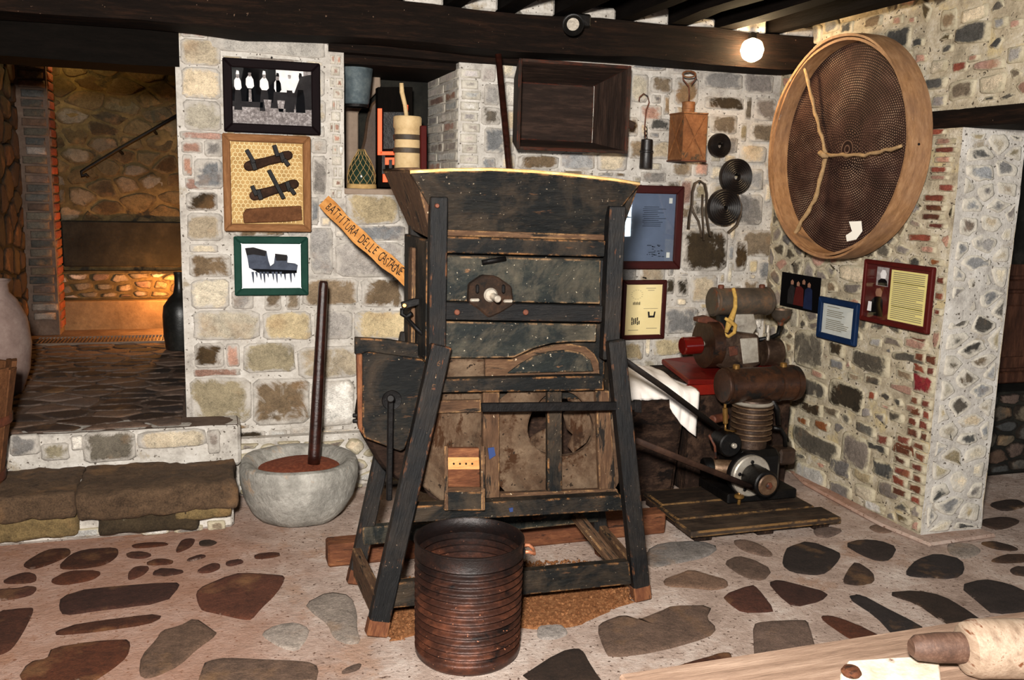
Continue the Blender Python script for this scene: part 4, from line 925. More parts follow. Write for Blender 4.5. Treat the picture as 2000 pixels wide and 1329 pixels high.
# chute: curved mouth of three slats
def chute_pt(x, y, Y): return BK(x, y, Y)
rows = [(873, 936, 876, -1.60), (872, 936, 894, -1.612), (872, 937, 918, -1.612), (874, 938, 952, -1.60), (870, 944, 962, -1.63), (868, 946, 998, -1.645)]
for (a0, a1, y0, Y0), (b0, b1, y1, Y1), mt in zip(rows[:-1], rows[1:], ('orange_wood', 'pale_wood', 'orange_wood', 'worn_wood', 'black_paint')):
    prism('chute_slat', [BK(a0, y0, Y0), BK(a1, y0, Y0), BK(b1, y1, Y1), BK(b0, y1, Y1)], (0, 0.02, 0), mt, mach, (1, 0, 0), 0.002)
for s in (868, 940):
    prism('chute_cheek', [BK(s, 872, -1.61), BK(s, 950, -1.62), BK(s, 998, -1.655), BK(s, 998, -1.52), BK(s, 872, -1.52)], (0.014, 0, 0), 'worn_wood', mach, (0, 0, 1), 0.002)
for x in (886, 898, 910, 922): q = BK(x, 906, -1.613); cyl('nail', q, q + V3((0, -0.004, 0)), 0.004, 'iron', mach, 6)
MP('stile', rectpx(944, 766, 976, 985), -1.56, 0.03, 'worn_wood', (0, 0, 1))
hx, hy, hrad = 1095, 830, 64
rc = [(976, 764), (1206, 764), (1212, 972), (976, 978)]
N_ = 32; vo, vi = [], []
for k in range(N_):
    a = 2 * math.pi * k / N_; ca, sa = math.cos(a), math.sin(a)
    tx = (1208 - hx) / ca if ca > 1e-6 else ((976 - hx) / ca if ca < -1e-6 else 1e9)
    ty = (974 - hy) / sa if sa > 1e-6 else ((764 - hy) / sa if sa < -1e-6 else 1e9)
    t = min(tx, ty); r_ = hrad * (1 + 0.05 * math.sin(3 * a))
    vo.append(BK(hx + ca * t, hy + sa * t, -1.535)); vi.append(BK(hx + ca * min(r_, t - 1), hy + sa * min(r_, t - 1), -1.535))
c0 = BK(hx, hy, -1.535)
vv = [p - c0 for p in vo + vi] + [p - c0 + V3((0, .02, 0)) for p in vi]
ff = [(k, (k + 1) % N_, N_ + (k + 1) % N_, N_ + k) for k in range(N_)] + [(N_ + k, N_ + (k + 1) % N_, 2 * N_ + (k + 1) % N_, 2 * N_ + k) for k in range(N_)]
link('fan_panel', bm_mesh('fan_panel', vv, ff), 'dusty_panel', mach, Matrix.Translation(c0))
# torn sheet still hanging in the hole
def torn(px, Y):
    P = [BK(x, y, Y) for x, y in px]; prism('torn_cover', [p + V3((0, 0.006 * ((i * 7) % 3 - 1), 0)) for i, p in enumerate(P)], (0, 0.006, 0), 'dusty_panel', mach, (0, 0, 1), 0)
torn([(1098, 806), (1112, 800), (1134, 796), (1160, 800), (1160, 838), (1146, 866), (1118, 884), (1108, 872), (1120, 850), (1106, 838)], -1.50)
torn([(1033, 856), (1046, 848), (1068, 838), (1072, 860), (1070, 892), (1050, 886)], -1.50)
torn([(1040, 785), (1064, 772), (1070, 784), (1058, 800), (1046, 806)], -1.495)
torn([(1104, 770), (1130, 768), (1146, 782), (1130, 786), (1110, 784)], -1.498)
MP('stile', [(1070, 766), (1098, 766), (1098, 974), (1070, 976)], -1.565, 0.028, 'black_paint', (0, 0, 1))
MP('stile', [(1164, 764), (1190, 764), (1204, 970), (1172, 972)], -1.56, 0.028, 'worn_wood', (0, 0, 1))
MP('sill_strip', [(978, 965), (1206, 956), (1210, 972), (976, 980)], -1.57, 0.03, 'worn_wood')
MP('rail', [(806, 990), (1214, 968), (1216, 998), (800, 1022)], -1.62, 0.055, 'black_paint')
ir = MP('iron_bar', [(940, 788), (1250, 785), (1253, 802), (942, 806)], -1.645, 0.012, 'iron')
MP('bar_end', [(1240, 783), (1254, 783), (1254, 808), (1240, 806)], -1.65, 0.02, 'iron')
MP('paint_mark', [(953, 876), (965, 874), (968, 890), (956, 898)], -1.566, 0.004, 'blue_paint', bev=0)
MP('paint_mark', [(994, 994), (1002, 992), (1002, 1000), (996, 1001)], -1.626, 0.004, 'blue_paint', bev=0)
# lower stretchers
MP('stretcher', [(765, 1141), (1229, 1098), (1234, 1142), (759, 1190)], -1.70, 0.04, 'black_paint')
beam('stretcher', (0.535, -1.25, 0.20), (1.565, -1.23, 0.20), 0.04, 0.075, 'green_paint', mach)
beam('stretcher', (0.527, -1.70, 0.10), (0.512, -1.26, 0.10), 0.034, 0.11, 'worn_wood', mach)
beam('stretcher', (1.548, -1.68, 0.10), (1.585, -1.25, 0.10), 0.034, 0.09, 'worn_wood', mach)
beam('brace', (1.46, -1.25, 0.20), (1.54, -1.62, 0.06), 0.05, 0.03, 'worn_wood', mach)
# carved marks on the leg
def text_mesh(s, size):
    cu = bpy.data.curves.new('t', 'FONT'); cu.body = s; cu.size = size; cu.align_x = 'CENTER'; cu.align_y = 'CENTER'; cu.resolution_u = 3
    o = bpy.data.objects.new('t', cu); sc.collection.objects.link(o)
    bpy.context.view_layer.update()
    me = bpy.data.meshes.new_from_object(o.evaluated_get(bpy.context.evaluated_depsgraph_get()))
    bpy.data.objects.remove(o); bpy.data.curves.remove(cu)
    return me
LB = V3((0.512, -1.715, 0)); LA = V3((0.765, -1.60, 1.03)); ld = (LA - LB).normalized(); lx = ld.cross(V3((0, 0.99, 0))).normalized() * -1
ln = -(ld.cross(lx)).normalized()
for chh, px in (('6', 712), ('I', 735), ('E', 757)):
    me = text_mesh(chh, 0.03); t = (1.03 - BK(844, px, -1.63).z) / 1.03
    pos = LA + (LB - LA) * t; nrm = lx.cross(ld)
    if nrm.y > 0: nrm = -nrm
    link('carved_mark', me, 'worn_wood', mach, mat4(ld.cross(nrm), ld, nrm, pos + nrm * 0.0275))

# ================================================================== CORRUGATED BIN AND STONE MORTAR
bk = root('corrugated_bin', 'rusty corrugated metal bin standing open in front of the wooden machine', 'bin', (0.80, -1.905, 0.004))
R_, H_ = 0.182, 0.412
prof = [(0, 0), (R_ * .93, 0), (R_ * .985, 0.012), (R_, 0.03)]; nrib = 13
for i in range(nrib * 8 + 1):
    t = i / (nrib * 8); z = 0.035 + t * (H_ - 0.035 - 0.05); prof.append((R_ * (0.985 + 0.02 * t) + 0.008 * math.cos(2 * math.pi * t * nrib) - 0.005, z))
prof += [(R_ + .002, H_ - .045), (R_ + .002, H_ - .006), (R_ + .006, H_ - .003), (R_ + .006, H_ + .003), (R_ + .001, H_ + .004), (R_ - .004, H_ - .002), (R_ - .005, H_ - .045)]
for i in range(nrib * 8, -1, -2):
    t = i / (nrib * 8); z = 0.035 + t * (H_ - 0.085); prof.append((R_ * (0.985 + 0.02 * t) + 0.008 * math.cos(2 * math.pi * t * nrib) - 0.010, z))
prof += [(R_ - .012, 0.012), (0, 0.012)]
lathe('body', prof, 'bucket_metal', bk, Matrix.Translation((0.80, -1.905, 0.004)), 56)
hn = V3((.985, -.17, 0)).normalized(); ha = V3((0.80, -1.905, 0.372)) + hn * R_; ht = V3((-hn.y, hn.x, 0))
hd = tube('handle', [ha + ht * .03, ha + ht * .028 + hn * .03, ha + ht * .012 + hn * .042 + V3((0, 0, -.008)), ha - ht * .02 + hn * .040 + V3((0, 0, -.012)), ha - ht * .03 + hn * .02, ha - ht * .03], 0.0065, 'handle_copper', bk, 8)
prism('handle_plate', [ha + ht * .04 + V3((0, 0, -.02)), ha - ht * .04 + V3((0, 0, -.02)), ha - ht * .04 + V3((0, 0, .012)), ha + ht * .04 + V3((0, 0, .012))], hn * 0.006, 'iron', bk, None, 0)

mo = root('stone_mortar', 'large rough grey stone mortar filled with brown chestnut meal', 'mortar', (0.362, -0.42, 0))
MM = Matrix.Translation((0.362, -0.42, 0.0))
lathe('bowl', [(0, 0), (0.15, 0), (0.19, 0.012), (0.225, 0.05), (0.262, 0.12), (0.281, 0.20), (0.283, 0.255), (0.272, 0.285), (0.252, 0.292), (0.226, 0.284), (0.206, 0.255), (0.185, 0.235), (0.10, 0.20), (0, 0.19)], 'mortar_stone', mo, MM, 44, wob=0.012)
ml = lathe('meal', [(0.212, 0.235), (0.17, 0.252), (0.09, 0.256), (0, 0.26)], 'husk_red', mo, MM, 28, wob=0.008)
ml['label'] = 'coarse brown chestnut meal'
pe = BK(632, 549, -0.40)
pt = root('wooden_pestle', 'long dark polished wooden pestle standing in the stone mortar', 'pestle', BK(615, 912, -0.44))
p0 = BK(613, 914, -0.44); p0.z = 0.262
tube('shaft', [p0 + (pe - p0) * t for t in (0, 0.05, 0.5, 0.97, 0.99, 1.0)], [0.029, 0.030, 0.026, 0.0225, 0.021, 0.016], 'pestle_wood', pt, 16)

# husk litter under the machine
def litter(name, poly, mat, h, label, n=4000, chips=1500, seed=3):
    R = random.Random(seed); v, f = [], []
    xs = [p[0] for p in poly]; ys = [p[1] for p in poly]; cnt = 0
    while cnt < chips:
        x, y = R.uniform(min(xs), max(xs)), R.uniform(min(ys), max(ys))
        if not inside((x, y), poly): continue
        cnt += 1; s = R.uniform(0.004, 0.010); z = R.uniform(0.003, h); b0 = len(v)
        ax = V3((R.gauss(0, 1), R.gauss(0, 1), R.gauss(0, 1))).normalized(); q = Matrix.Rotation(R.uniform(0, 6), 3, ax)
        for t in ((1, 0, -.3), (-.5, .8, -.3), (-.5, -.8, -.3), (0, 0, .8)): v.append(V3((x, y, z)) + q @ V3(t) * s)
        f += [(b0, b0 + 1, b0 + 2), (b0, b0 + 1, b0 + 3), (b0 + 1, b0 + 2, b0 + 3), (b0 + 2, b0, b0 + 3)]
    # low bed under the chips
    n_ = len(poly); cx, cy = sum(xs) / n_, sum(ys) / n_
    P = chaikin([(p[0] + R.uniform(-.02, .02), p[1] + R.uniform(-.02, .02)) for p in poly], 2); b0 = len(v); m_ = len(P)
    for s, z in ((1, -0.004), (.93, h * .5), (.7, h * .8)):
        for k, p in enumerate(P): v.append(V3((cx + (p[0] - cx) * s * (1 + .04 * math.sin(k * 2.1)), cy + (p[1] - cy) * s, z)))
    v.append(V3((cx, cy, h * .9)))
    for i in range(2):
        for k in range(m_): f.append((b0 + i * m_ + k, b0 + i * m_ + (k + 1) % m_, b0 + (i + 1) * m_ + (k + 1) % m_, b0 + (i + 1) * m_ + k))
    for k in range(m_): f.append((b0 + 2 * m_ + k, b0 + 2 * m_ + (k + 1) % m_, b0 + 3 * m_))
    return tag(link(name, mesh(name, v, f), mat, None), label, 'husks', None, 'stuff')
litter('husk_litter', [(0.53, -1.74), (0.60, -1.78), (0.66, -1.71), (0.97, -1.71), (1.04, -1.80), (1.25, -1.82), (1.42, -1.74), (1.57, -1.68), (1.50, -1.30), (1.2, -1.24), (0.8, -1.26), (0.56, -1.34)], 'husk', 0.02, 'crumbled orange-brown chestnut husks scattered between the machine legs', chips=5000)

# ================================================================== THINGS ON THE BACK WALL
def px_rect(fr, P):
    """mean rectangle (u0, v0, u1, v1) of four photo corners TL TR BR BL on a wall plane"""
    O, U, V, N = fr; out = []
    for p in P: d = p - O; out.append((d.dot(U), d.dot(V)))
    return (out[0][0] + out[3][0]) / 2, (out[2][1] + out[3][1]) / 2, (out[1][0] + out[2][0]) / 2, (out[0][1] + out[1][1]) / 2
def on(fr, u, v, n=0.0):
    O, U, V, N = fr; return O + U * u + V * v + N * n
def flat(name, fr, n, shapes, mats, parent):
    """flat print: polygons in picture fractions laid on a sheet"""
    v, f, mi = [], [], []
    for k, (poly, m_) in enumerate(shapes):
        b0 = len(v)
        for x, y in poly: v.append(on(fr, x, y, n + 0.00025 * (k % 12)))
        f.append(tuple(range(b0, b0 + len(poly)))); mi.append(m_)
    c = sum(v, V3()) / len(v); me = mesh(name, [p - c for p in v], f)
    o = link(name, me, mats, parent, Matrix.Translation(c))
    for p, m_ in zip(me.polygons, mi): p.material_index = m_
    return o
def picture(name, label, cat, fr, rect, wf, depth, fmat, sheetmat, group='framed pictures on the stone walls', mat_w=0.0, matmat=None, off=0.022, glass=True):
    u0, v0, u1, v1 = rect; O, U, V, N = fr
    r = root(name, label, cat, on(fr, (u0 + u1) / 2, v0, off), group)
    def rail(a, b_, c, d):
        prism('frame_rail', [on(fr, *a, off), on(fr, *b_, off), on(fr, *c, off), on(fr, *d, off)], N * depth, fmat, r, None, min(0.005, wf * 0.2))
    i0, i1, j0, j1 = u0 + wf, u1 - wf, v0 + wf, v1 - wf
    rail((u0, v0), (u1, v0), (i1, j0), (i0, j0)); rail((u1, v1), (u0, v1), (i0, j1), (i1, j1))
    rail((u0, v1), (u0, v0), (i0, j0), (i0, j1)); rail((u1, v0), (u1, v1), (i1, j1), (i1, j0))
    prism('backing', [on(fr, i0 - .003, j0 - .003, off), on(fr, i1 + .003, j0 - .003, off), on(fr, i1 + .003, j1 + .003, off), on(fr, i0 - .003, j1 + .003, off)], N * (depth * 0.45), matmat or sheetmat, r, None, 0)
    return r, (i0, j0, i1, j1), off + depth * 0.45
def S(box_, pts): x0, y0, x1, y1 = box_; return [(x0 + (x1 - x0) * a, y0 + (y1 - y0) * b_) for a, b_ in pts]
def Q(x0, y0, x1, y1): return [(x0, y0), (x1, y0), (x1, y1), (x0, y1)]
def glass_pane(fr, bx, n, parent):
    prism('glass', [on(fr, bx[0], bx[1], n), on(fr, bx[2], bx[1], n), on(fr, bx[2], bx[3], n), on(fr, bx[0], bx[3], n)], fr[3] * 0.002, 'pane_glass', parent, None, 0)
def nail_in(fr, u, v, parent): cyl('nail', on(fr, u, v, 0.0), on(fr, u, v, 0.045), 0.004, 'iron', parent, 8)

# group photograph
rc_ = px_rect(FR_BACK, [BK(434, 114), BK(622, 126), BK(625, 267), BK(437, 256)])
r, bx, n = picture('framed_photograph', 'dark framed old black-and-white photograph of a row of harvesters with baskets', 'picture', FR_BACK, rc_, 0.042, 0.03, 'frame_dark', 'photo_dark')
sh = [(S(bx, Q(0, 0, 1, 1)), 3), (S(bx, Q(0, .36, .55, 1)), 0), (S(bx, Q(.55, .55, .9, 1)), 2), (S(bx, [(.8, .2), (1, .1), (1, .95), (.86, .9), (.78, .6)]), 1), (S(bx, [(.5, .22), (.78, .2), (.8, .6), (.52, .6)]), 1), (S(bx, Q(0, 0, 1, .3)), 3), (S(bx, Q(0, .3, .55, .4)), 1)]
R = random.Random(5)
for i, x in enumerate((.07, .22, .40, .57, .72, .86)):
    w = .05 + .006 * (i % 3); y = .02 * ((i * 2) % 3)
    sh += [(S(bx, [(x - w, .24), (x + w, .24), (x + w * .8, .52), (x + w * .55, .64 + y), (x - w * .55, .64 + y), (x - w * .8, .5)]), 0 if i % 2 else 1),            # skirt
           (S(bx, [(x - w * .35, .26), (x + w * .45, .26), (x + w * .3, .58 + y), (x - w * .25, .58 + y)]), 3 if i in (1, 3) else 1),                                      # apron
           (S(bx, [(x - w * .9, .66 + y), (x - w * .5, .60 + y), (x + w * .5, .60 + y), (x + w * .95, .64 + y), (x + w * .8, .76 + y), (x + w * .3, .83 + y), (x - w * .3, .83 + y), (x - w * .85, .77 + y)]), 2),   # blouse
           (S(bx, [(x - .014, .81 + y), (x + .014, .81 + y), (x + .02, .86 + y), (x + .016, .91 + y), (x - .012, .92 + y), (x - .02, .87 + y)]), 3),                          # face
           (S(bx, [(x - .022, .88 + y), (x + .022, .88 + y), (x + .016, .94 + y), (x - .012, .95 + y)]), 0 if i % 2 else 2)]                                                 # scarf
    if i in (0, 2, 3): sh += [(S(bx, [(x - .02 + .03, .24), (x + .065, .24), (x + .09, .45), (x - .01, .45)]), 3)]                                                            # basket
flat('photo_print', FR_BACK, n + 0.001, sh, ['photo_black', 'photo_dark', 'photo_light', 'photo_grain'], r)
glass_pane(FR_BACK, bx, n + 0.006, r); nail_in(FR_BACK, (rc_[0] + rc_[2]) / 2, rc_[3] + 0.015, r)
# display case with the iron-shod clogs
rc_ = px_rect(FR_BACK, [BK(434, 263), BK(604, 266), BK(605, 452), BK(437, 450)])
r, bx, n = picture('display_case', 'shallow oak display case lined with pale canvas and wire netting', 'display case', FR_BACK, rc_, 0.036, 0.055, 'frame_oak', 'canvas', None)
n = 0.022 + 0.055 * .45
# hexagonal wire netting over the lining
v, f = [], []; s = 0.0125; O, U, V, N = FR_BACK
def wire(a, b_):
    a, b_ = V3(a), V3(b_); d = (b_ - a).normalized(); w = V3((-d.y, d.x, 0)) * 0.0013; b0 = len(v)
    for q in (a - w, b_ - w, b_ + w, a + w): v.append(on(FR_BACK, q.x, q.y, n + 0.003))
    f.append((b0, b0 + 1, b0 + 2, b0 + 3))
row = 0; y = bx[1] + s
while y < bx[3] - s * .5:
    xx = bx[0] + s + (s * 0.866 if row % 2 else 0)
    while xx < bx[2] - s * .6:
        h = [(xx + s * math.cos(math.radians(30 + 60 * k)), min(max(y + s * math.sin(math.radians(30 + 60 * k)), bx[1]), bx[3])) for k in range(6)]
        h = [(min(max(a, bx[0]), bx[2]), b_) for a, b_ in h]
        for k in (0, 1, 2): wire((*h[k], 0), (*h[k + 1], 0))
        xx += s * 1.732
    y += s * 1.5; row += 1
link('wire_netting', mesh('wire_netting', v, f), 'netting', r, Matrix())['kind'] = 'stuff'
def clog(name, label, a, b_, blades, grp):
    a, b_ = BK(*a, -0.072), BK(*b_, -0.072); d = (b_ - a); L = d.length; d.normalize(); up = V3((0, -1, 0)).cross(d) * -1
    if up.z < 0: up = -up
    o = root(name, label, 'clog', (a + b_) / 2, grp)
    prof = [(-.5, 0), (-.47, .03), (-.38, .044), (-.1, .036), (.15, .034), (.36, .043), (.47, .035), (.5, .012), (.5, -.008), (.46, -.028), (.3, -.036), (0, -.03), (-.3, -.04), (-.46, -.03)]
    c = (a + b_) / 2
    prism('sole', [c + d * (t * L) + up * (h * .62) for t, h in prof], (0, 0.032, 0), 'clog_iron', o, d, 0.006)
    for t, h0, h1, lean in blades:
        p = c + d * (t * L) + up * h0; q = c + d * ((t + lean) * L) + up * h1
        beam('blade', p, q, 0.020, 0.04, 'iron', o, up=(0, 1, 0), bev=0.002)
    for t in (-.3, .28):
        p = c + d * (t * L); beam('strap', p - up * .024, p + up * .024, 0.022, 0.036, 'iron', o, up=(0, 1, 0), bev=0.002)
    return o
g = 'spiked clogs mounted in the oak case'
clog('spiked_clog', 'upper dark wooden clog with iron blades in the oak case', (476, 328), (572, 302), [(-.28, .01, .078, -.06), (.2, .01, .066, 0), (.3, -.01, -.045, .05)], g)
clog('spiked_clog', 'lower dark wooden clog with iron blades in the oak case', (487, 386), (584, 358), [(-.36, .0, .05, -.02), (.12, -.05, .10, -.10), (.3, -.01, -.045, .05)], g)
pts = [BK(x, y, -0.052) for x, y in ((474, 418), (480, 408), (520, 405), (588, 402), (590, 430), (560, 433), (476, 436))]
tag(prism('toothed_board', pts, (0, -0.016, 0), 'brush_wood', None, (1, 0, 0), 0.004), 'brown rough wooden board lying along the bottom of the oak case', 'board')
# green framed picture of a clog
rc_ = px_rect(FR_BACK, [BK(454, 464), BK(597, 459), BK(604, 572), BK(460, 579)])
r, bx, n = picture('framed_photograph', 'green framed picture of a spiked clog on white', 'picture', FR_BACK, rc_, 0.036, 0.022, 'frame_green', 'paper_white')
sh = [(S(bx, [(.06, .9), (.2, .92), (.42, .84), (.45, .62), (.48, .50), (.54, .56), (.56, .74), (.78, .72), (.77, .58), (.9, .56), (.95, .52), (.93, .38), (.7, .36), (.4, .38), (.2, .4), (.12, .46), (.1, .66)]), 1),
      (S(bx, [(.06, .9), (.2, .92), (.42, .84), (.4, .72), (.2, .76), (.09, .74)]), 2), (S(bx, [(.56, .78), (.77, .75), (.76, .62), (.58, .62)]), 2), (S(bx, [(.16, .44), (.93, .4), (.93, .34), (.7, .32), (.3, .33)]), 0)]
for i, x in enumerate((.18, .24, .31, .37, .43, .52, .58, .65, .72, .82, .88)):
    dpt = .16 + .06 * ((i * 5) % 3); sh.append((S(bx, [(x - .022, .37), (x + .022, .37), (x + .03 - .01, dpt), (x + .012, dpt - .06), (x, dpt)]), 1))
flat('picture_print', FR_BACK, n + 0.001, sh, ['photo_black', 'photo_slate', 'photo_dark'], r); glass_pane(FR_BACK, bx, n + 0.006, r)
# framed sheet, the bluish reflection on its glass put into the paper colour
rc_ = px_rect(FR_BACK, [BK(1190, 360), BK(1330, 364), BK(1320, 527), BK(1186, 522)])
r, bx, n = picture('framed_document', 'large mahogany framed document behind glass that mirrors daylight beside the machine', 'document', FR_BACK, rc_, 0.045, 0.03, 'frame_mahogany', 'paper_blue_glare')
sh = []; R = random.Random(8)
for i in range(11): sh.append((S(bx, Q(.42 + .02 * (i % 3 == 0), .80 - i * .028, .42 + R.uniform(.25, .42), .806 - i * .028)), 0))
for i in range(26): x, y = R.uniform(.5, .8), R.uniform(.05, .24); sh.append((S(bx, Q(x, y, x + R.uniform(.02, .06), y + .008)), 0))
for y in (.05, .86): sh.append((S(bx, Q(.88, y, .94, y + .08)), 1))
flat('printed_text', FR_BACK, n + 0.001, sh, ['photo_black', 'paper_grey'], r); glass_pane(FR_BACK, bx, n + 0.006, r)
# yellowed drawing
rc_ = px_rect(FR_BACK, [BK(1208, 549), BK(1295, 543), BK(1294, 658), BK(1209, 664)])
r, bx, n = picture('framed_drawing', 'narrow dark framed yellowed patent drawing beneath the large document', 'picture', FR_BACK, rc_, 0.026, 0.022, 'frame_mahogany', 'paper_yellow')
sh = [(S(bx, Q(.55, .92, .82, .93)), 0), (S(bx, Q(.6, .88, .78, .89)), 0), (S(bx, Q(.1, .09, .38, .10)), 0), (S(bx, Q(.6, .12, .9, .13)), 0), (S(bx, Q(.5, .52, .9, .528)), 0),
      (S(bx, [(.64, .34), (.82, .34), (.84, .46), (.8, .46), (.78, .38), (.68, .38), (.67, .46), (.62, .46)]), 1)]
for k in range(14):
    a = 2 * math.pi * k / 14; sh.append((S(bx, Q(.3 + .15 * math.cos(a) - .02, .8 + .09 * math.sin(a), .3 + .15 * math.cos(a) + .02, .806 + .09 * math.sin(a))), 0))
for k in range(9): x = .18 + (k % 5) * .05; y = .2 + .06 * (k // 5) + .01 * (k % 3); sh.append((S(bx, Q(x, y, x + .03, y + .07)), 1))
for k in range(6): x = .2 + (k % 6) * .035; sh.append((S(bx, Q(x, .6, x + .02, .65 + .01 * (k % 2))), 1))
flat('ink_drawing', FR_BACK, n + 0.001, sh, ['print_grey', 'photo_dark'], r); glass_pane(FR_BACK, bx, n + 0.005, r); nail_in(FR_BACK, (rc_[0] + rc_[2]) / 2, rc_[3] + .012, r)

# curved wooden sign with its lettering
sg = root('wooden_sign', 'curved strip of orange wood lettered in black, slanting from the wall to the machine', 'sign', BK(710, 480, -0.5))
C_ = [(632, 392), (668, 430), (705, 467), (742, 500), (772, 524), (806, 552)]
YS = [-0.16, -0.3, -0.44, -0.58, -0.70, -0.84]
def sgp(t):
    k = min(int(t * 5), 4); s_ = t * 5 - k; a, b_ = C_[k], C_[k + 1]
    return a[0] + (b_[0] - a[0]) * s_, a[1] + (b_[1] - a[1]) * s_, YS[k] + (YS[k + 1] - YS[k]) * s_
def sgw(t, off):
    x, y, Y = sgp(t); x2, y2, Y2 = sgp(min(t + .01, 1)); x1, y1, Y1 = sgp(max(t - .01, 0))
    p = BK(x, y, Y); d = (BK(x2, y2, Y2) - BK(x1, y1, Y1)).normalized(); toc = (CAM - p).normalized(); n_ = V3((-0.25, -0.95, 0.1)); n_ = (n_ - d * n_.dot(d)).normalized(); u_ = n_.cross(d).normalized()
    return p + u_ * off, d, u_, n_
NS = 16; v, f = [], []
for i in range(NS + 1):
    t = i / NS; hw = 0.034 + 0.003 * math.sin(i * 1.3)
    for o_, dn in ((hw, 0), (-hw, 0), (-hw, -0.014), (hw, -0.014)):
        p, d, u_, n_ = sgw(t, o_); v.append(p + n_ * dn)
for i in range(NS):
    for k in range(4): f.append((i * 4 + k, i * 4 + (k + 1) % 4, i * 4 + 4 + (k + 1) % 4, i * 4 + 4 + k))
f += [(3, 2, 1, 0), tuple(NS * 4 + k for k in range(4))]
c = sum(v, V3()) / len(v); Xd = (BK(806, 552, -.84) - BK(632, 392, -.16)).normalized(); X, Y, Z = frame_of(Xd); ms = mat4(X, Y, Z, c); iv = ms.inverted()
link('plank', bm_mesh('plank', [iv @ p for p in v], f), 'sign_wood', sg, ms)
txt = 'BATTITURA DELLE CASTAGNE'
for i, chh in enumerate(txt):
    if chh == ' ': continue
    t = 0.06 + 0.80 * i / (len(txt) - 1); p, d, u_, n_ = sgw(t, 0.004 * ((i * 7) % 3 - 1))
    me = text_mesh(chh, 0.050 + 0.006 * ((i * 5) % 3))
    link('letter', me, 'ink', sg, mat4(d * 0.82, u_ * 1.05, n_, p + n_ * 0.0012))
beam('hanger', sgw(0.1, 0.0)[0] + V3((0, 0.012, 0)), (sgw(0.1, 0)[0].x, 0.0, sgw(0.1, 0)[0].z), 0.01, 0.01, 'iron', sg)

# leaning pole and hanging trough
pp = [BK(973, 106, -0.30), BK(985, 220, -0.325), BK(996, 345, -0.35)]
d = (pp[2] - pp[0]).normalized(); pend = pp[0] + d * ((pp[0].z - 0.0) / -d.z)
tag(tube('long_pole', [pp[0], pp[0] + (pend - pp[0]) * 0.5, pend], [0.016, 0.018, 0.019], 'pestle_wood', None, 12), 'long slender dark reddish wooden pole leaning in front of the hanging trough', 'pole')
tr = root('hanging_trough', 'dark wooden dough trough hung on the stone wall with its opening outwards', 'trough', (1.8, -0.1, 1.8))
yr, yb_ = -0.24, -0.025
rT = [BK(1020, 124, yr), BK(1228, 130, yr), BK(1218, 292, yr), BK(1002, 288, yr)]
zr1, zr0 = (rT[0].z + rT[1].z) / 2, (rT[2].z + rT[3].z) / 2; xr0, xr1 = rT[0].x, rT[1].x
zb1, zb0 = zr1 - 0.075, zr0 + 0.045; xb0, xb1 = xr0 + 0.045, xr1 - 0.10
def q4(a, b_, c, d, ext, nm='board'): prism(nm, [V3(a), V3(b_), V3(c), V3(d)], ext, 'trough_wood', tr, (V3(b_) - V3(a)), 0.003)
q4((xb0, yb_, zb0), (xb1, yb_, zb0), (xb1, yb_, zb1), (xb0, yb_, zb1), (0, 0.016, 0), 'bottom_board')
zz = (zb0 + zb1) / 2 - 0.02
q4((xr0, yr, zr1), (xr1, yr, zr1), (xb1, yb_, zb1), (xb0, yb_, zb1), (0, 0, 0.016), 'long_side'); q4((xr0, yr, zr0), (xr1, yr, zr0), (xb1, yb_, zb0), (xb0, yb_, zb0), (0, 0, -0.016), 'long_side')
q4((xr0, yr, zr0 - .016), (xr0, yr, zr1 + .016), (xb0, yb_, zb1 + .016), (xb0, yb_, zb0 - .016), (-0.018, 0, 0), 'end_board'); q4((xr1, yr, zr0 - .016), (xr1, yr, zr1 + .016), (xb1, yb_, zb1 + .016), (xb1, yb_, zb0 - .016), (0.018, 0, 0), 'end_board')
beam('rim_handle', (xr1 + .02, yr + .03, zz - .03), (xr1 + .06, yr + .03, zz - .045), 0.02, 0.04, 'trough_wood', tr)

# small dark lantern on a wire hook
sl = root('hanging_lantern', 'small black cylindrical miner lantern on a looped wire hook', 'lantern', BK(1260, 330, -0.07))
pc = BK(1261, 329, -0.07); zt_ = BK(1261, 272, -0.07).z; zm_ = BK(1261, 297, -0.07).z
lathe('body', [(0, 0), (0.034, 0), (0.036, 0.004), (0.034, zm_ - pc.z - .004), (0.038, zm_ - pc.z), (0.038, zm_ - pc.z + .006), (0.033, zm_ - pc.z + .01), (0.032, zt_ - pc.z - .004), (0.028, zt_ - pc.z), (0, zt_ - pc.z + .004)], 'coil_dark', sl, Matrix.Translation(pc), 24)
hk = [(1261, 270), (1259, 250), (1260, 236), (1262, 215), (1268, 200), (1265, 188), (1257, 183), (1249, 190), (1248, 198)]
tube('wire_hook', [BK(x, y, -0.07) for x, y in hk], 0.0035, 'rust', sl, 6)
for k in range(3): tube('chain_link', [BK(1261 + 3 * math.cos(a), 268 - 8 * k + 5 * math.sin(a), -0.07 - 0.004 * (k % 2)) for a in [2 * math.pi * i / 10 for i in range(10)]], 0.002, 'iron', sl, 5, closed=True)
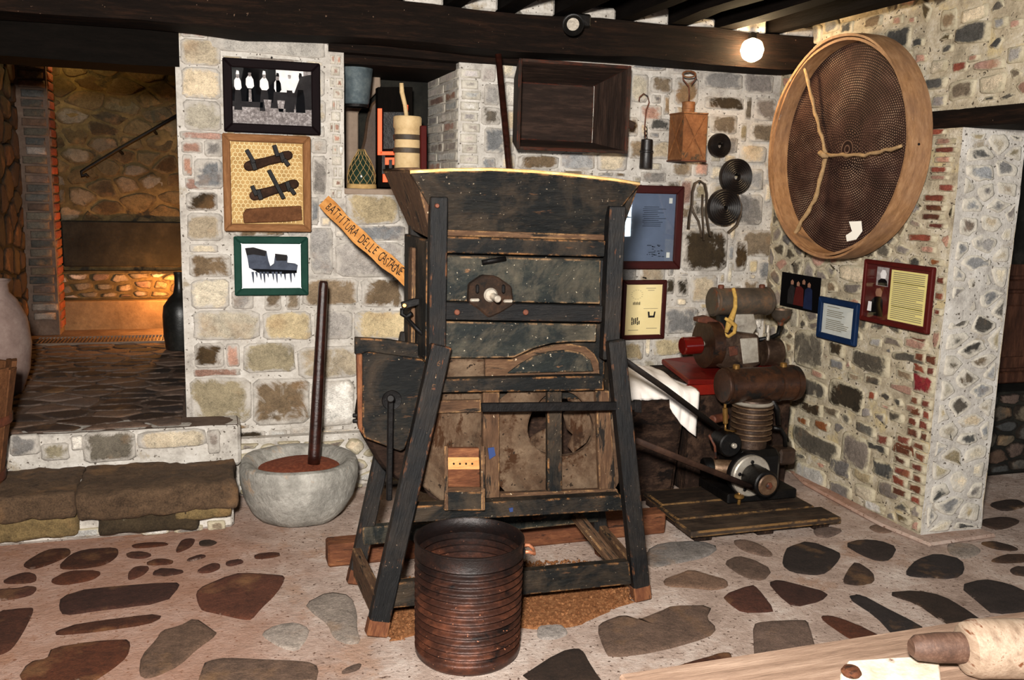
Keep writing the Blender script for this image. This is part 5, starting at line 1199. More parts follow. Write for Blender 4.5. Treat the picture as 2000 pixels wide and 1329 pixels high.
# tin lantern
tl = root('tin_lantern', 'square rusty tin lantern with embossed crosses hanging from a ring', 'lantern', BK(1350, 313, -0.12))
a0 = BK(1331, 312, -0.20); a1 = BK(1378, 314, -0.20); t0 = BK(1330, 221, -0.20); w = a1.x - a0.x; zb_, zt_ = (a0.z + a1.z) / 2, t0.z
ydp = 0.165
def tinquad(P, ext): return prism('wall_panel', P, ext, 'tin_rust', tl, (0, 0, 1), 0.002)
xq0, xq1 = a0.x, a1.x
xt1 = BK(1383, 224, -0.20).x
tinquad([V3((xq0, -.20, zb_)), V3((xq1, -.20, zb_)), V3((xt1, -.20, zt_)), V3((xq0, -.20, zt_))], (0, .004, 0))
tinquad([V3((xq0, -.20, zb_)), V3((xq0, -.20 + ydp, zb_)), V3((xq0, -.20 + ydp, zt_)), V3((xq0, -.20, zt_))], (.004, 0, 0))
tinquad([V3((xq1, -.20, zb_)), V3((xq1, -.20 + ydp, zb_)), V3((xt1, -.20 + ydp, zt_)), V3((xt1, -.20, zt_))], (-.004, 0, 0))
tinquad([V3((xq0, -.20 + ydp, zb_)), V3((xq1, -.20 + ydp, zb_)), V3((xt1, -.20 + ydp, zt_)), V3((xq0, -.20 + ydp, zt_))], (0, -.004, 0))
prism('lid', [V3((xq0 - .003, -.203, zt_)), V3((xt1 + .003, -.203, zt_)), V3((xt1 + .003, -.2 + ydp + .003, zt_)), V3((xq0 - .003, -.2 + ydp + .003, zt_))], (0, 0, 0.008), 'tin_rust', tl, None, 0.002)
prism('base_plate', [V3((xq0 - .005, -.205, zb_)), V3((xq1 + .005, -.205, zb_)), V3((xq1 + .005, -.2 + ydp + .005, zb_)), V3((xq0 - .005, -.2 + ydp + .005, zb_))], (0, 0, -0.008), 'rust', tl, None, 0.002)
for (xa_, xb2) in ((xq0 + .01, xt1 - .012), (xt1 - .012, xq0 + .01)): beam('emboss_rib', (xa_, -.202, zt_ - .012), (xb2, -.202, zb_ + .012), 0.004, 0.006, 'tin_rust', tl, bev=0)
for (ya_, yb2) in ((-.19, -.2 + ydp - .01), (-.2 + ydp - .01, -.19)): beam('emboss_rib', (xq0 - .002, ya_, zt_ - .012), (xq0 - .002, yb2, zb_ + .012), 0.004, 0.006, 'tin_rust', tl, bev=0)
nk = V3(((xq0 + xt1) / 2 - .005, -.2 + ydp / 2, zt_ + .008)); zn = BK(1345, 199, -0.12).z
lathe('neck', [(0.034, 0), (0.034, (zn - nk.z) * .35), (0.036, (zn - nk.z) * .38), (0.034, (zn - nk.z) * .7), (0.037, zn - nk.z - .004), (0.033, zn - nk.z), (0, zn - nk.z + .004)], 'tin_rust', tl, Matrix.Translation(nk), 20)
top_ = V3((nk.x, nk.y, zn)); yq = nk.y
tube('hanging_wire', [top_, BK(1346, 185, yq), BK(1345, 168, yq), BK(1334, 155, yq), BK(1334, 143, yq), BK(1345, 139, yq), BK(1356, 143, yq), BK(1360, 152, yq), BK(1350, 165, yq)], 0.004, 'rust', tl, 6)
tube('ring', [BK(1346 + 13 * math.cos(a), 145 + 6 * math.sin(a), yq - .01) for a in [2 * math.pi * i / 16 for i in range(16)]], 0.004, 'tin_rust', tl, 6, closed=True)

# coiled belts and strap
def coil(name, label, cx, cy, rpx, hole, Y=-0.06, tail=None):
    c = BK(cx, cy, Y); r_ = rpx / FPX * (c - CAM).length
    o = root(name, label, 'belt coil', c + V3((0, 0, -r_)), 'belt coils hanging on the stone wall')
    prof = [(r_ * hole, -.015), (r_ * hole, .012)]; k = 7
    for i in range(k * 4): t = i / (k * 4); prof.append((r_ * (hole + (1 - hole) * t), .016 + .003 * math.cos(2 * math.pi * t * k)))
    prof += [(r_, .012), (r_, -.015), (r_ * hole, -.015)]
    lathe('winding', prof, 'coil_dark', o, axis_m(c, (0, -1, 0)), 32)
    cyl('peg', (c.x, 0, c.z + r_ * hole * .6), (c.x, Y - .03, c.z + r_ * hole * .6), 0.006, 'iron', o, 8)
    if tail: tube('loose_end', [BK(x, y, Y + .01) for x, y in tail], 0.01, 'leather', o, 8, flat=(0.014, 0.004, (0, -1, 0)))
    return o
coil('belt_coil', 'smallest coiled belt, with a pale open centre, beside the tin lantern', 1405, 284, 22, 0.28)
coil('belt_coil', 'coiled drive belt hanging just above the blackest one near the sieve', 1437, 345, 33, 0.2, -0.055)
coil('belt_coil', 'blackest coiled drive belt with a loose end curling below it', 1414, 405, 34, 0.12, -0.105, [(1440, 380), (1447, 400), (1446, 420), (1438, 440), (1422, 454)])
st = root('leather_strap', 'looped grey leather strap hanging on the wall beside the mahogany framed document', 'strap', BK(1365, 460, -0.05))
tube('loop', [BK(x, y, -0.05) for x, y in ((1344, 448), (1346, 425), (1351, 400), (1352, 375), (1357, 358), (1366, 353), (1376, 360), (1380, 378), (1380, 400), (1380, 425), (1384, 450), (1387, 462))], 0.01, 'leather', st, 8, flat=(0.016, 0.005, (0, -1, 0)))
tube('buckle_end', [BK(x, y, -0.055) for x, y in ((1351, 402), (1354, 415), (1364, 432), (1368, 450), (1370, 464))], 0.007, 'leather', st, 8)
tube('inner_end', [BK(x, y, -0.045) for x, y in ((1372, 380), (1371, 410), (1373, 440), (1374, 470))], 0.007, 'leather', st, 8, flat=(0.012, 0.004, (0, -1, 0)))
cyl('peg', BK(1366, 357, 0), BK(1366, 357, -0.08), 0.006, 'iron', st, 8)

# ================================================================== IN THE NICHE
def NZ(x, y, Y): p = BK(x, y, Y); return p
gb = root('galvanised_pail', 'grey galvanised pail hanging at the top of the wall niche', 'pail', BK(697, 205, 0.25))
pb = BK(695, 205, 0.25); zt_ = BK(695, 128, 0.25).z
lathe('body', [(0, 0), (0.062, 0), (0.066, 0.004), (0.07, 0.012), (0.09, zt_ - pb.z - .006), (0.094, zt_ - pb.z), (0.088, zt_ - pb.z), (0.066, 0.02), (0, 0.02)], 'galvanised', gb, Matrix.Translation(pb), 32)
lathe('foot_ring', [(0.058, -.012), (0.066, -.012), (0.068, 0.002), (0.06, 0.002), (0.058, -.012)], 'iron', gb, Matrix.Translation(pb), 28)
tube('bail', [pb + V3((-.09, 0, zt_ - pb.z - .01)), V3((pb.x - .05, pb.y, zt_ + .02)), V3((pb.x, pb.y, NZ1 - .05)), V3((pb.x + .05, pb.y, zt_ + .02)), pb + V3((.09, 0, zt_ - pb.z - .01))], 0.004, 'iron', gb, 6)
dm = root('netted_flask', 'dark glass flask covered in wire netting on the niche sill', 'flask', (0, 0, NZ0))
pd = BK(706, 366, 0.10); pd.z = NZ0 + 0.001; zt_ = BK(707, 292, 0.10).z - NZ0
fp = [(0.055, 0), (0.068, zt_ * .12), (0.070, zt_ * .35), (0.060, zt_ * .55), (0.042, zt_ * .75), (0.022, zt_ * .9), (0.014, zt_)]
lathe('glass_body', [(0, 0)] + fp + [(0, zt_)], 'green_glass', dm, Matrix.Translation(pd), 28)
for s in (-1, 1):
    for k in range(12):
        P = []
        for i in range(15):
            t = i / 14; zz_ = zt_ * t
            for (r0, z0), (r1, z1) in zip(fp[:-1], fp[1:]):
                if z0 <= zz_ <= z1 + 1e-6: rr_ = r0 + (r1 - r0) * (zz_ - z0) / max(z1 - z0, 1e-6)
            a = 2 * math.pi * k / 12 + s * t * 2.0; P.append(pd + V3((math.cos(a) * (rr_ + .003), math.sin(a) * (rr_ + .003), zz_)))
        tube('net_wire', P, 0.0013, 'canvas', dm, 4)
lathe('collar', [(0.06, 0), (0.076, 0), (0.074, 0.02), (0.066, 0.025)], 'canvas', dm, Matrix.Translation(pd), 24, wob=0.004)
# tall clay cylinder with bands and a stick in it
pc = BK(795, 352, 0.28); pc.z = NZ0 + .001; zt_ = BK(795, 228, 0.28).z - NZ0
cp = root('wooden_churn', 'tall pale banded wooden churn with a stick standing in it in the niche', 'churn', pc)
h_ = zt_
lathe('body', [(0, 0), (0.068, 0), (0.070, .005), (0.070, h_ * .5), (0.074, h_ * .52), (0.074, h_ * .55), (0.070, h_ * .57), (0.070, h_ * .68), (0.074, h_ * .70), (0.074, h_ * .73), (0.070, h_ * .75), (0.070, h_ * .82), (0.077, h_ * .85), (0.077, h_ * .98), (0.072, h_), (0.06, h_), (0.058, h_ * .9), (0, h_ * .9)], 'clay_pipe', cp, Matrix.Translation(pc), 28)
for q in (.535, .715):
    b = lathe('band', [(0.0745, h_ * (q - .035)), (0.077, h_ * (q - .03)), (0.077, h_ * (q + .03)), (0.0745, h_ * (q + .035))], 'leather', cp, Matrix.Translation(pc), 28)
tube('stick', [pc + V3((0, 0, h_ * .9)), BK(791, 205, 0.28), BK(785, 180, 0.27), BK(784, 162, 0.26)], [0.012, 0.012, 0.013, 0.011], 'clay_pipe', cp, 10)
pw = BK(816, 352, 0.22); pw.z = NZ0
tag(beam('red_stake', (pw.x + .02, 0.17, NZ0), (pw.x + .02, 0.19, BK(814, 246, 0.22).z), 0.034, 0.03, 'frame_red', None, up=(0, 1, 0)), 'short dark red stake standing against the pale churn', 'stake')
# rounded leather collar behind
P = [(690, 366), (694, 340), (702, 310), (712, 270), (716, 235), (724, 205), (738, 190), (752, 188), (764, 200), (768, 230), (766, 300), (764, 366)]
tag(prism('saddle_board', [BK(x, y, 0.52) for x, y in P], (0, 0.05, 0), 'hung_leather', None, (0, 0, 1), 0.012), 'tall rounded brown leather-covered board leaning at the rear of the niche', 'board')
# glowing stove behind
sv = root('glowing_stove', 'small dark stove with orange-red glow around its door in the niche', 'stove', BK(762, 340, 0.46))
yS = 0.42
MPp = lambda nm, px, Y, t, mt, bev=0.003: plate(nm, px, Y, t, mt, sv, (0, 0, 1), bev)
MPp('body', rectpx(738, 170, 806, 366), yS, 0.08, 'board_dark')
MPp('door', rectpx(748, 218, 800, 292), yS - .02, 0.02, 'engine_black')
for rp in ((738, 212, 746, 300), (790, 205, 797, 226), (738, 296, 776, 303), (746, 308, 776, 322), (748, 334, 757, 356)):
    MPp('ember_slit', rectpx(*rp), yS - .022, 0.012, 'ember_glow', 0)
for rp in ((746, 303, 752, 340), (760, 312, 766, 340)): MPp('grate_bar', rectpx(*rp), yS - .035, 0.012, 'engine_black', 0)
prism('rear_plaster', [BK(x, y, 0.60) for x, y in ((676, 150), (742, 135), (744, 170), (700, 220), (700, 366), (676, 366))], (0, 0.1, 0), 'cream_plaster', wall_back, (0, 0, 1), 0.006)

# ================================================================== THINGS ON THE RIGHT WALL
XS, RS = 2.975, 0.552
sc_ = RWP(1622, 290, XS)
sv_ = root('giant_sieve', 'giant round chestnut sieve with bent wooden hoop tied by ropes, hung on rubble wall', 'sieve', sc_ + V3((0, 0, -RS)))
ax = axis_m(sc_, (-1, 0, 0))
lathe('hoop', [(RS - .012, 0), (RS, 0.003), (RS + .002, -.06), (RS, -.135), (RS - .012, -.138), (RS - .014, -.06), (RS - .012, 0)], 'hoop_wood', sv_, ax, 72, wob=0.010)
lathe('hoop_lap', [(RS - .026, -.01), (RS - .013, -.01), (RS - .013, -.11), (RS - .026, -.11), (RS - .026, -.01)], 'hoop_wood', sv_, ax, 72, wob=0.010)
ax2 = axis_m(sc_ + V3((0.105, 0, 0)), (-1, 0, 0))
lathe('sieve_sheet', [(RS - .01, 0), (RS * .6, 0.004), (0, 0.006)], 'sieve_sheet', sv_, ax2, 64, smooth=True, caps=False)
kn = RWP(1614, 303, XS + 0.075)
def rope(pts, r=0.009):
    P = []
    for (a, b_) in zip(pts[:-1], pts[1:]):
        for i in range(7): P.append(a + (b_ - a) * (i / 7))
    P.append(pts[-1]); P = [p + V3((0, 0.004 * math.sin(i * 1.9), 0.004 * math.cos(i * 2.3))) for i, p in enumerate(P)]
    return tube('rope', P, [r * (1 + .18 * math.sin(i * 2.2)) for i in range(len(P))], 'rope', sv_, 8)
rope([kn, RWP(1592, 220, XS + .06), RWP(1572, 134, XS + .03)]); rope([kn, RWP(1690, 303, XS + .06), RWP(1762, 286, XS + .04)]); rope([kn, RWP(1592, 390, XS + .06), RWP(1546, 466, XS + .03)], 0.011)
tube('knot', [kn + V3((-.012, .03, .0)), kn + V3((-.03, .01, .01)), kn + V3((-.03, -.02, -.005)), kn + V3((-.01, -.03, -.01))], [0.008, 0.015, 0.015, 0.008], 'rope', sv_, 8)
prism('paper_patch', [RWP(x, y, XS + .097) for x, y in ((1658, 433), (1682, 432), (1684, 452), (1672, 468), (1654, 472), (1652, 460), (1664, 452))], (0.001, 0, 0), 'white_chip', sv_, None, 0)
cyl('nail', RWP(1792, 282, XS + .06) + V3((0, -.0, 0)), RWP(1792, 282, XS + .06) + V3((0, -.012, 0)), 0.006, 'iron', sv_, 6)

def rw_rect(*P): return px_rect(FR_RIGHT, [RWP(*p) for p in P])
rc_ = rw_rect((1535, 529), (1611, 545), (1609, 611), (1534, 598))
ph = root('unframed_photograph', 'small unframed dark colour photograph of visitors under the sieve', 'photograph', on(FR_RIGHT, rc_[0], rc_[1], .03))
prism('card', [on(FR_RIGHT, rc_[0], rc_[1], .028), on(FR_RIGHT, rc_[2], rc_[1], .028), on(FR_RIGHT, rc_[2], rc_[3], .028), on(FR_RIGHT, rc_[0], rc_[3], .028)], (-0.004, 0, 0), 'photo_black', ph, None, 0)
bx = rc_
sh = [(S(bx, [(.35, .1), (.62, .1), (.6, .6), (.52, .68), (.4, .62)]), 0), (S(bx, [(.62, .05), (.85, .05), (.82, .62), (.74, .7), (.64, .6)]), 1), (S(bx, [(.2, .1), (.36, .1), (.38, .6), (.28, .7), (.2, .5)]), 2)]
for x, y in ((.3, .74), (.46, .72), (.6, .8), (.74, .74)): sh.append((S(bx, [(x - .035, y - .06), (x + .035, y - .06), (x + .04, y + .03), (x, y + .09), (x - .04, y + .03)]), 3))
flat('photo_print', FR_RIGHT, .0325, sh, ['photo_maroon', 'photo_blue', 'photo_dark', 'photo_skin'], ph)
R = random.Random(4)
rc_ = rw_rect((1614, 579), (1691, 592), (1683, 676), (1607, 659))
r, bx, n = picture('framed_notice', 'small blue framed typed notice low on the rubble wall', 'notice', FR_RIGHT, rc_, 0.032, 0.024, 'frame_blue', 'paper_grey', off=.026)
sh = []
for i in range(13):
    if i in (1, 6): continue
    sh.append((S(bx, Q(.14, .9 - i * .062, .14 + (R.uniform(.45, .75) if i not in (0,) else .4), .9 - i * .062 + .022)), 0))
flat('printed_text', FR_RIGHT, n + .001, sh, ['print_grey'], r); glass_pane(FR_RIGHT, bx, n + .005, r)
rc_ = rw_rect((1702, 507), (1837, 521), (1830, 648), (1694, 630))
r, bx, n = picture('framed_tribute', 'red framed tribute with two portraits beside a pale yellow text sheet', 'picture', FR_RIGHT, rc_, 0.022, 0.024, 'frame_red', 'photo_maroon', off=.026)
sh = [(S(bx, Q(.40, .03, .96, .95)), 0), (S(bx, Q(.16, .62, .36, .97)), 1), (S(bx, [(.19, .63), (.35, .63), (.34, .72), (.30, .76), (.24, .76), (.19, .71)]), 2), (S(bx, [(.23, .76), (.31, .76), (.325, .85), (.30, .92), (.25, .92), (.22, .85)]), 3),
      (S(bx, [(.08, .05), (.32, .05), (.3, .36), (.26, .42), (.16, .40), (.09, .3)]), 2), (S(bx, [(.18, .42), (.27, .42), (.28, .52), (.24, .58), (.18, .56), (.165, .48)]), 4), (S(bx, [(.05, .12), (.12, .12), (.12, .3), (.06, .3)]), 3)]
for i in range(24): sh.append((S(bx, Q(.44, .90 - i * .036, .93 - (.1 if i % 7 == 6 else 0), .90 - i * .036 + .013)), 5))
flat('tribute_print', FR_RIGHT, n + .001, sh, ['paper_lemon', 'photo_mid', 'photo_black', 'photo_light', 'photo_skin', 'print_grey'], r); glass_pane(FR_RIGHT, bx, n + .005, r)

# ================================================================== ENGINES, CHEST, CLOTH AND TIMBERS
# engine bed of planks
pl = root('plank_bed', 'low bed of weathered planks under the black engine', 'plank bed', (2.45, -0.9, 0))
for i, (y0, y1) in enumerate(((-1.24, -1.08), (-1.07, -0.88), (-0.87, -0.66))):
    beam('plank', (2.03 + .02 * i, (y0 + y1) / 2, 0.053), (2.84 - .03 * i, (y0 + y1) / 2, 0.053), y1 - y0, 0.030, 'oily_plank', pl, bev=0.005)
for x in (2.12, 2.45, 2.76): beam('sleeper', (x, -1.20, 0.0185), (x, -0.68, 0.0185), 0.09, 0.035, 'chest_wood', pl)
tb = tag(beam('floor_timber', (0.42, -1.03, 0.052), (1.99, -1.02, 0.052), 0.10, 0.10, 'orange_wood', None, wob=0.004, segs=1, bev=0.008), 'long reddish-brown squared timber lying on the floor behind the machine', 'timber')
tag(beam('wood_wedge', (1.80, -0.86, 0.027), (1.97, -0.74, 0.027), 0.05, 0.05, 'orange_wood', None, bev=0.004), 'short split wooden wedge on the floor at the foot of the tapered box', 'wedge')

# lower black engine
en = root('stationary_engine', 'black greasy stationary engine with a rusty horizontal tank on top', 'engine', (2.62, -0.82, 0.08))
EY = -0.80
E0, E1 = BK(1410, 753, EY), BK(1556, 749, EY); zt_ = (E0.z + E1.z) / 2
cyl('fuel_tank', (E0.x, EY, zt_), (E1.x, EY, zt_), 0.088, 'tank_rust', en, 28)
for t in (0.06, 0.72, 0.93):
    xx = E0.x + (E1.x - E0.x) * t; lathe('tank_band', [(.089, -.01), (.093, -.008), (.093, .008), (.089, .01)], 'tank_rust', en, axis_m((xx, EY, zt_), (1, 0, 0)), 28)
for px_ in (1438, 1530):
    q = BK(px_, 720, EY); cyl('filler_cap', (q.x, EY, zt_ + .082), (q.x, EY, zt_ + .108), 0.018, 'brass', en, 14)
cx_ = BK(1468, 820, EY).x; zc0, zc1 = BK(1468, 852, EY).z, BK(1468, 792, EY).z
for i in range(7):
    z = zc0 + (zc1 - zc0) * i / 6; lathe('cooling_fin', [(.075, -.004), (.105, -.003), (.105, .003), (.075, .004)], 'fin_metal', en, Matrix.Translation((cx_, EY, z)), 24)
lathe('cylinder', [(0.082, zc0 - .16), (0.082, zc1 + .01), (0.098, zc1 + .014), (0.092, zc1 + .035), (0.05, zc1 + .055), (0, zc1 + .06)], 'engine_grease', en, Matrix.Translation((cx_, EY, 0)), 24)
h = lathe('cylinder_head', [(0.099, zc1 + .010), (0.104, zc1 + .016), (0.088, zc1 + .034), (0.055, zc1 + .050), (0, zc1 + .055)], 'alloy', en, Matrix.Translation((cx_, EY, 0)), 24)
for k in range(6):
    a = 2 * math.pi * k / 6; beam('tank_support', (cx_ + .06 * math.cos(a), EY + .06 * math.sin(a), zc1 + .03), (cx_ + .07 * math.cos(a), EY + .05 * math.sin(a), zt_ - .06), 0.014, 0.014, 'engine_grease', en, bev=0) if k % 2 == 0 else None
box('crankcase', (cx_ - .12, EY - .11, 0.08), (cx_ + .13, EY + .12, zc0 - .05), 'engine_black', en, 0.03)
box('bed_frame', (cx_ - .20, EY - .15, 0.0685), (cx_ + .20, EY + .15, 0.12), 'engine_black', en, 0.008)
q = BK(1476, 935, -1.0); q.z = max(q.z, 0.186)
cyl('flywheel', (q.x, EY - .11, q.z), (q.x, EY - .17, q.z), 0.105, 'alloy', en, 36)
lathe('flywheel_rim', [(.085, 0), (.112, 0), (.112, .03), (.085, .03), (.085, 0)], 'iron', en, axis_m((q.x, EY - .112, q.z), (0, -1, 0)), 36)
for k in range(5): a = 2 * math.pi * k / 5 + .4; cyl('flywheel_bolt', (q.x + .075 * math.cos(a), EY - .168, q.z + .075 * math.sin(a)), (q.x + .075 * math.cos(a), EY - .176, q.z + .075 * math.sin(a)), .010, 'iron', en, 8)
cyl('belt_pulley', (q.x, EY - .168, q.z), (q.x, EY - .30, q.z), 0.066, 'engine_black', en, 32)
cyl('pulley_cap', (q.x, EY - .298, q.z), (q.x, EY - .312, q.z), 0.052, 'fin_metal', en, 28); cyl('pulley_nut', (q.x, EY - .31, q.z), (q.x, EY - .325, q.z), 0.018, 'rust', en, 6)
# governor, carburettor and fittings
a = BK(1417, 828, EY - .06); b_ = BK(1416, 797, EY - .06); cyl('oiler', a, b_, 0.013, 'brass', en, 14); cyl('oiler_cap', b_, b_ + V3((0, 0, .02)), 0.007, 'brass', en, 10)
tube('oil_pipe', [a, a + V3((0, 0, -.03)), a + V3((.04, .01, -.045)), a + V3((.08, .03, -.05))], 0.006, 'brass', en, 8)
a = BK(1418, 865, EY - .05); cyl('carburettor', a + V3((0, .06, 0)), a + V3((0, -.05, 0)), 0.062, 'engine_black', en, 22); cyl('carburettor_knob', a + V3((.01, -.05, 0)), a + V3((.01, -.07, 0)), 0.014, 'alloy', en, 10)
a = BK(1412, 915, EY - .02); cyl('magneto', a + V3((-.05, .02, 0)), a + V3((.06, -.03, 0)), 0.045, 'fin_metal', en, 20); cyl('magneto_cap', a + V3((-.10, .03, 0)), a + V3((-.05, .02, 0)), 0.052, 'engine_black', en, 20)
tube('link_rod', [BK(1385, 850, EY - .08), BK(1396, 872, EY - .08), BK(1398, 895, EY - .08)], 0.007, 'rust', en, 6)
a = BK(1397, 818, EY); cyl('exhaust_stub', a + V3((-.03, -.02, 0)), a + V3((.08, .03, 0)), 0.022, 'rust', en, 14)
tube('exhaust_pipe', [BK(1510, 836, EY), BK(1524, 838, EY), BK(1533, 852, EY), BK(1534, 880, EY)], 0.012, 'engine_black', en, 10)
a, b_ = BK(1512, 905, EY), BK(1546, 872, EY); box('magneto_box', (a.x, EY - .05, a.z), (b_.x, EY + .05, b_.z), 'engine_grease', en, 0.012)
tube('side_bracket', [BK(1505, 775, EY), BK(1518, 800, EY), BK(1520, 830, EY)], 0.014, 'engine_black', en, 8)
tube('drain_pipe', [BK(1444, 950, EY - .15), BK(1444, 975, EY - .15), BK(1442, 992, EY - .16)], 0.009, 'brass', en, 8); a = BK(1442, 992, EY - .16); cyl('drain_foot', (a.x, a.y, .12), (a.x, a.y, .10), 0.025, 'brass', en, 14)

# chest with the red lid
ch = root('red_lidded_chest', 'dark wooden chest with a glossy red lid behind the engine', 'chest', (2.6, -0.35, 0))
X0 = xa1_ch = BK(1342, 768, -.66).x + 0.075
box('body', (X0, -0.57, 0.0), (2.98, -0.05, 0.60), 'chest_wood', ch, 0.01)
prism('lid', [V3((BK(1300, 701, -.25).x, -.20, BK(1300, 701, -.20).z)), V3((2.98, -.20, .70)), V3((2.98, -.60, .60)), V3((BK(1345, 740, -.60).x, -.60, BK(1345, 742, -.60).z))], (0, 0, -0.03), 'red_paint', ch, None, 0.006)
prism('lid_front', [V3((BK(1345, 742, -.605).x, -.605, .60)), V3((2.98, -.605, .60)), V3((2.98, -.605, .545)), V3((BK(1345, 742, -.605).x, -.605, .545))], (0, .03, 0), 'red_dark', ch, None, 0.004)

# upper pump standing on the lid
pu = root('old_pump', 'old rusty grey pump with a round flywheel and cylindrical tank standing on the red lid', 'pump', (2.65, -0.4, .68))
PY = -0.40
A, B = BK(1402, 690, PY), BK(1490, 690, PY); zc = A.z
zl = 0.655
prism('gear_case', [BK(x, y, PY - .09) for x, y in ((1396, 652), (1430, 648), (1484, 655), (1488, 712), (1470, 722), (1412, 722), (1396, 712))], (0, .17, 0), 'engine_grease', pu, (1, 0, 0), 0.012)
prism('case_patch', [BK(x, y, PY - .094) for x, y in ((1446, 662), (1480, 660), (1483, 708), (1452, 712))], (0, .01, 0), 'alloy', pu, (1, 0, 0), 0.004)
prism('case_window', [BK(x, y, PY - .096) for x, y in ((1424, 678), (1442, 676), (1442, 694), (1426, 697))], (0, .008, 0), 'rust', pu, (1, 0, 0), 0.003)
cyl('end_bell', BK(1486, 688, PY) , BK(1520, 688, PY), 0.078, 'engine_grease', pu, 22)
fc = BK(1384, 672, PY)
cyl('flywheel', fc + V3((-.03, 0, 0)), fc + V3((.03, 0, 0)), 0.128, 'engine_grease', pu, 40); lathe('flywheel_rim', [(.112, -.033), (.130, -.033), (.130, .033), (.112, .033)], 'tank_rust', pu, axis_m(fc, (-1, 0, 0)), 40)
cyl('shaft', fc + V3((-.08, 0, 0)), fc + V3((.2, 0, 0)), 0.018, 'alloy', pu, 14)
cyl('red_pulley', BK(1332, 676, PY - .02), BK(1368, 674, PY - .02), 0.048, 'red_glass', pu, 24)
prism('top_cover', [BK(x, y, PY - .03) for x, y in ((1364, 622), (1384, 618), (1412, 632), (1422, 652), (1402, 656), (1386, 634), (1364, 630))], (0, .06, 0), 'rust', pu, (1, 0, 0), 0.004)
T0, T1 = BK(1390, 592, PY), BK(1502, 586, PY); zt_ = (T0.z + T1.z) / 2
cyl('tank', (T0.x, PY, zt_), (T1.x, PY, zt_), 0.074, 'tank_grey', pu, 28)
for t in (0.04, .95): xx = T0.x + (T1.x - T0.x) * t; lathe('tank_seam', [(.074, -.008), (.079, -.006), (.079, .006), (.074, .008)], 'tank_grey', pu, axis_m((xx, PY, zt_), (1, 0, 0)), 28)
for px_ in (1408, 1488): q = BK(px_, 564, PY); cyl('filler_cap', (q.x, PY, zt_ + .068), (q.x, PY, zt_ + .092), 0.017, 'rust', pu, 12)
prism('tank_block', [BK(x, y, PY - .03) for x, y in ((1436, 612), (1472, 608), (1480, 640), (1470, 656), (1438, 656))], (0, .08, 0), 'alloy', pu, (1, 0, 0), 0.006)
prism('tank_stay', [BK(x, y, PY + .02) for x, y in ((1406, 612), (1438, 610), (1442, 655), (1410, 655))], (0, .05, 0), 'engine_black', pu, (0, 0, 1), 0.004)
ro = tube('cord', [BK(x, y, PY - .085) for x, y in ((1432, 563), (1436, 580), (1436, 600), (1430, 618), (1424, 632), (1418, 650))], [.010, .011, .012, .016, .018, .010], 'rope_yellow', pu, 8)
tube('cord_tassel', [BK(x, y, PY - .10) for x, y in ((1416, 622), (1426, 628), (1436, 636), (1434, 650), (1422, 658), (1414, 652))], [.008, .012, .012, .011, .010, .008], 'rope_yellow', pu, 8); ro['label'] = 'frayed yellow cord'
fp_ = BK(1524, 636, PY); lathe('funnel', [(0.014, 0), (0.018, .02), (0.034, .032), (0.050, .05), (0.056, .085), (0.060, .09), (0.054, .088), (0.044, .05), (0, .04)], 'tank_grey', pu, Matrix.Translation(fp_), 24)
tube('funnel_pipe', [fp_ + V3((0, 0, .005)), fp_ + V3((-.01, 0, -.05)), fp_ + V3((-.06, 0, -.07)), BK(1482, 664, PY)], 0.013, 'engine_black', pu, 10)
for x, y in ((1478, 655), (1500, 640), (1500, 655)): q = BK(x, y, PY - .04); cyl('valve', q + V3((0, 0, -.03)), q + V3((0, 0, .015)), .010, 'alloy', pu, 10)

# tapered wooden box with cloth
tx = root('tapered_box', 'tapered dark weathered wooden box standing on the floor under the white cloth', 'box', (2.12, -0.45, 0))
f0, f1, g0, g1 = BK(1212, 770, -.66), BK(1342, 768, -.66), BK(1242, 968, -.66), BK(1318, 962, -.66)
xa0, xa1, xg0, xg1, ztp = f0.x, f1.x, g0.x, g1.x, 0.565
yb0, yb1 = -.66, -.22
def bxq(P, ext): prism('side_board', [V3(p) for p in P], ext, 'chest_wood', tx, (1, 0, 0.01), 0.004)
bxq([(xa0, yb0, ztp), (xa1, yb0, ztp), (xg1, yb0 + .03, 0.001), (xg0, yb0 + .03, 0.001)], (0, .022, 0)); bxq([(xa0, yb1, ztp), (xa1, yb1, ztp), (xg1, yb1 - .03, 0.001), (xg0, yb1 - .03, 0.001)], (0, -.022, 0))
bxq([(xa0, yb0, ztp), (xa0, yb1, ztp), (xg0, yb1 - .03, 0.001), (xg0, yb0 + .03, 0.001)], (.022, 0, 0)); bxq([(xa1, yb0, ztp), (xa1, yb1, ztp), (xg1, yb1 - .03, 0.001), (xg1, yb0 + .03, 0.001)], (-.022, 0, 0))
prism('lid_board', [V3((xa0, yb0, ztp)), V3((xa1, yb0, ztp)), V3((xa1, yb1, ztp)), V3((xa0, yb1, ztp))], (0, 0, .012), 'chest_wood', tx, None, 0.003)
v, f = [], []; NU, NV = 34, 30
for j in range(NV + 1):
    for i in range(NU + 1):
        u, w_ = i / NU, j / NV
        x = xa0 - .02 + (xa1 - xa0 + .075) * u; hang = 0.03 + 0.21 * max(0, (u - .62) / .38) ** 0.55
        L = (yb1 - yb0) + .02; s = w_ * (L + hang)
        fold = 0.010 * math.sin(u * 26 + 2 * w_) + 0.012 * noise.noise((u * 6, w_ * 5, 2))
        if s < L:
            z = ztp + .020 + 0.085 * (math.sin(math.pi * min(1, u * 1.02 + .05)) ** 0.6) * math.sin(math.pi * min(1, s / L * .95 + .05)) ** .5 + fold * .8; y = yb1 + .005 - s
            z = max(z, ztp + .018)
        else:
            y = yb0 - .016 - abs(fold) * 1.2; z = ztp + .02 - (s - L)
        v.append((x, y, z))
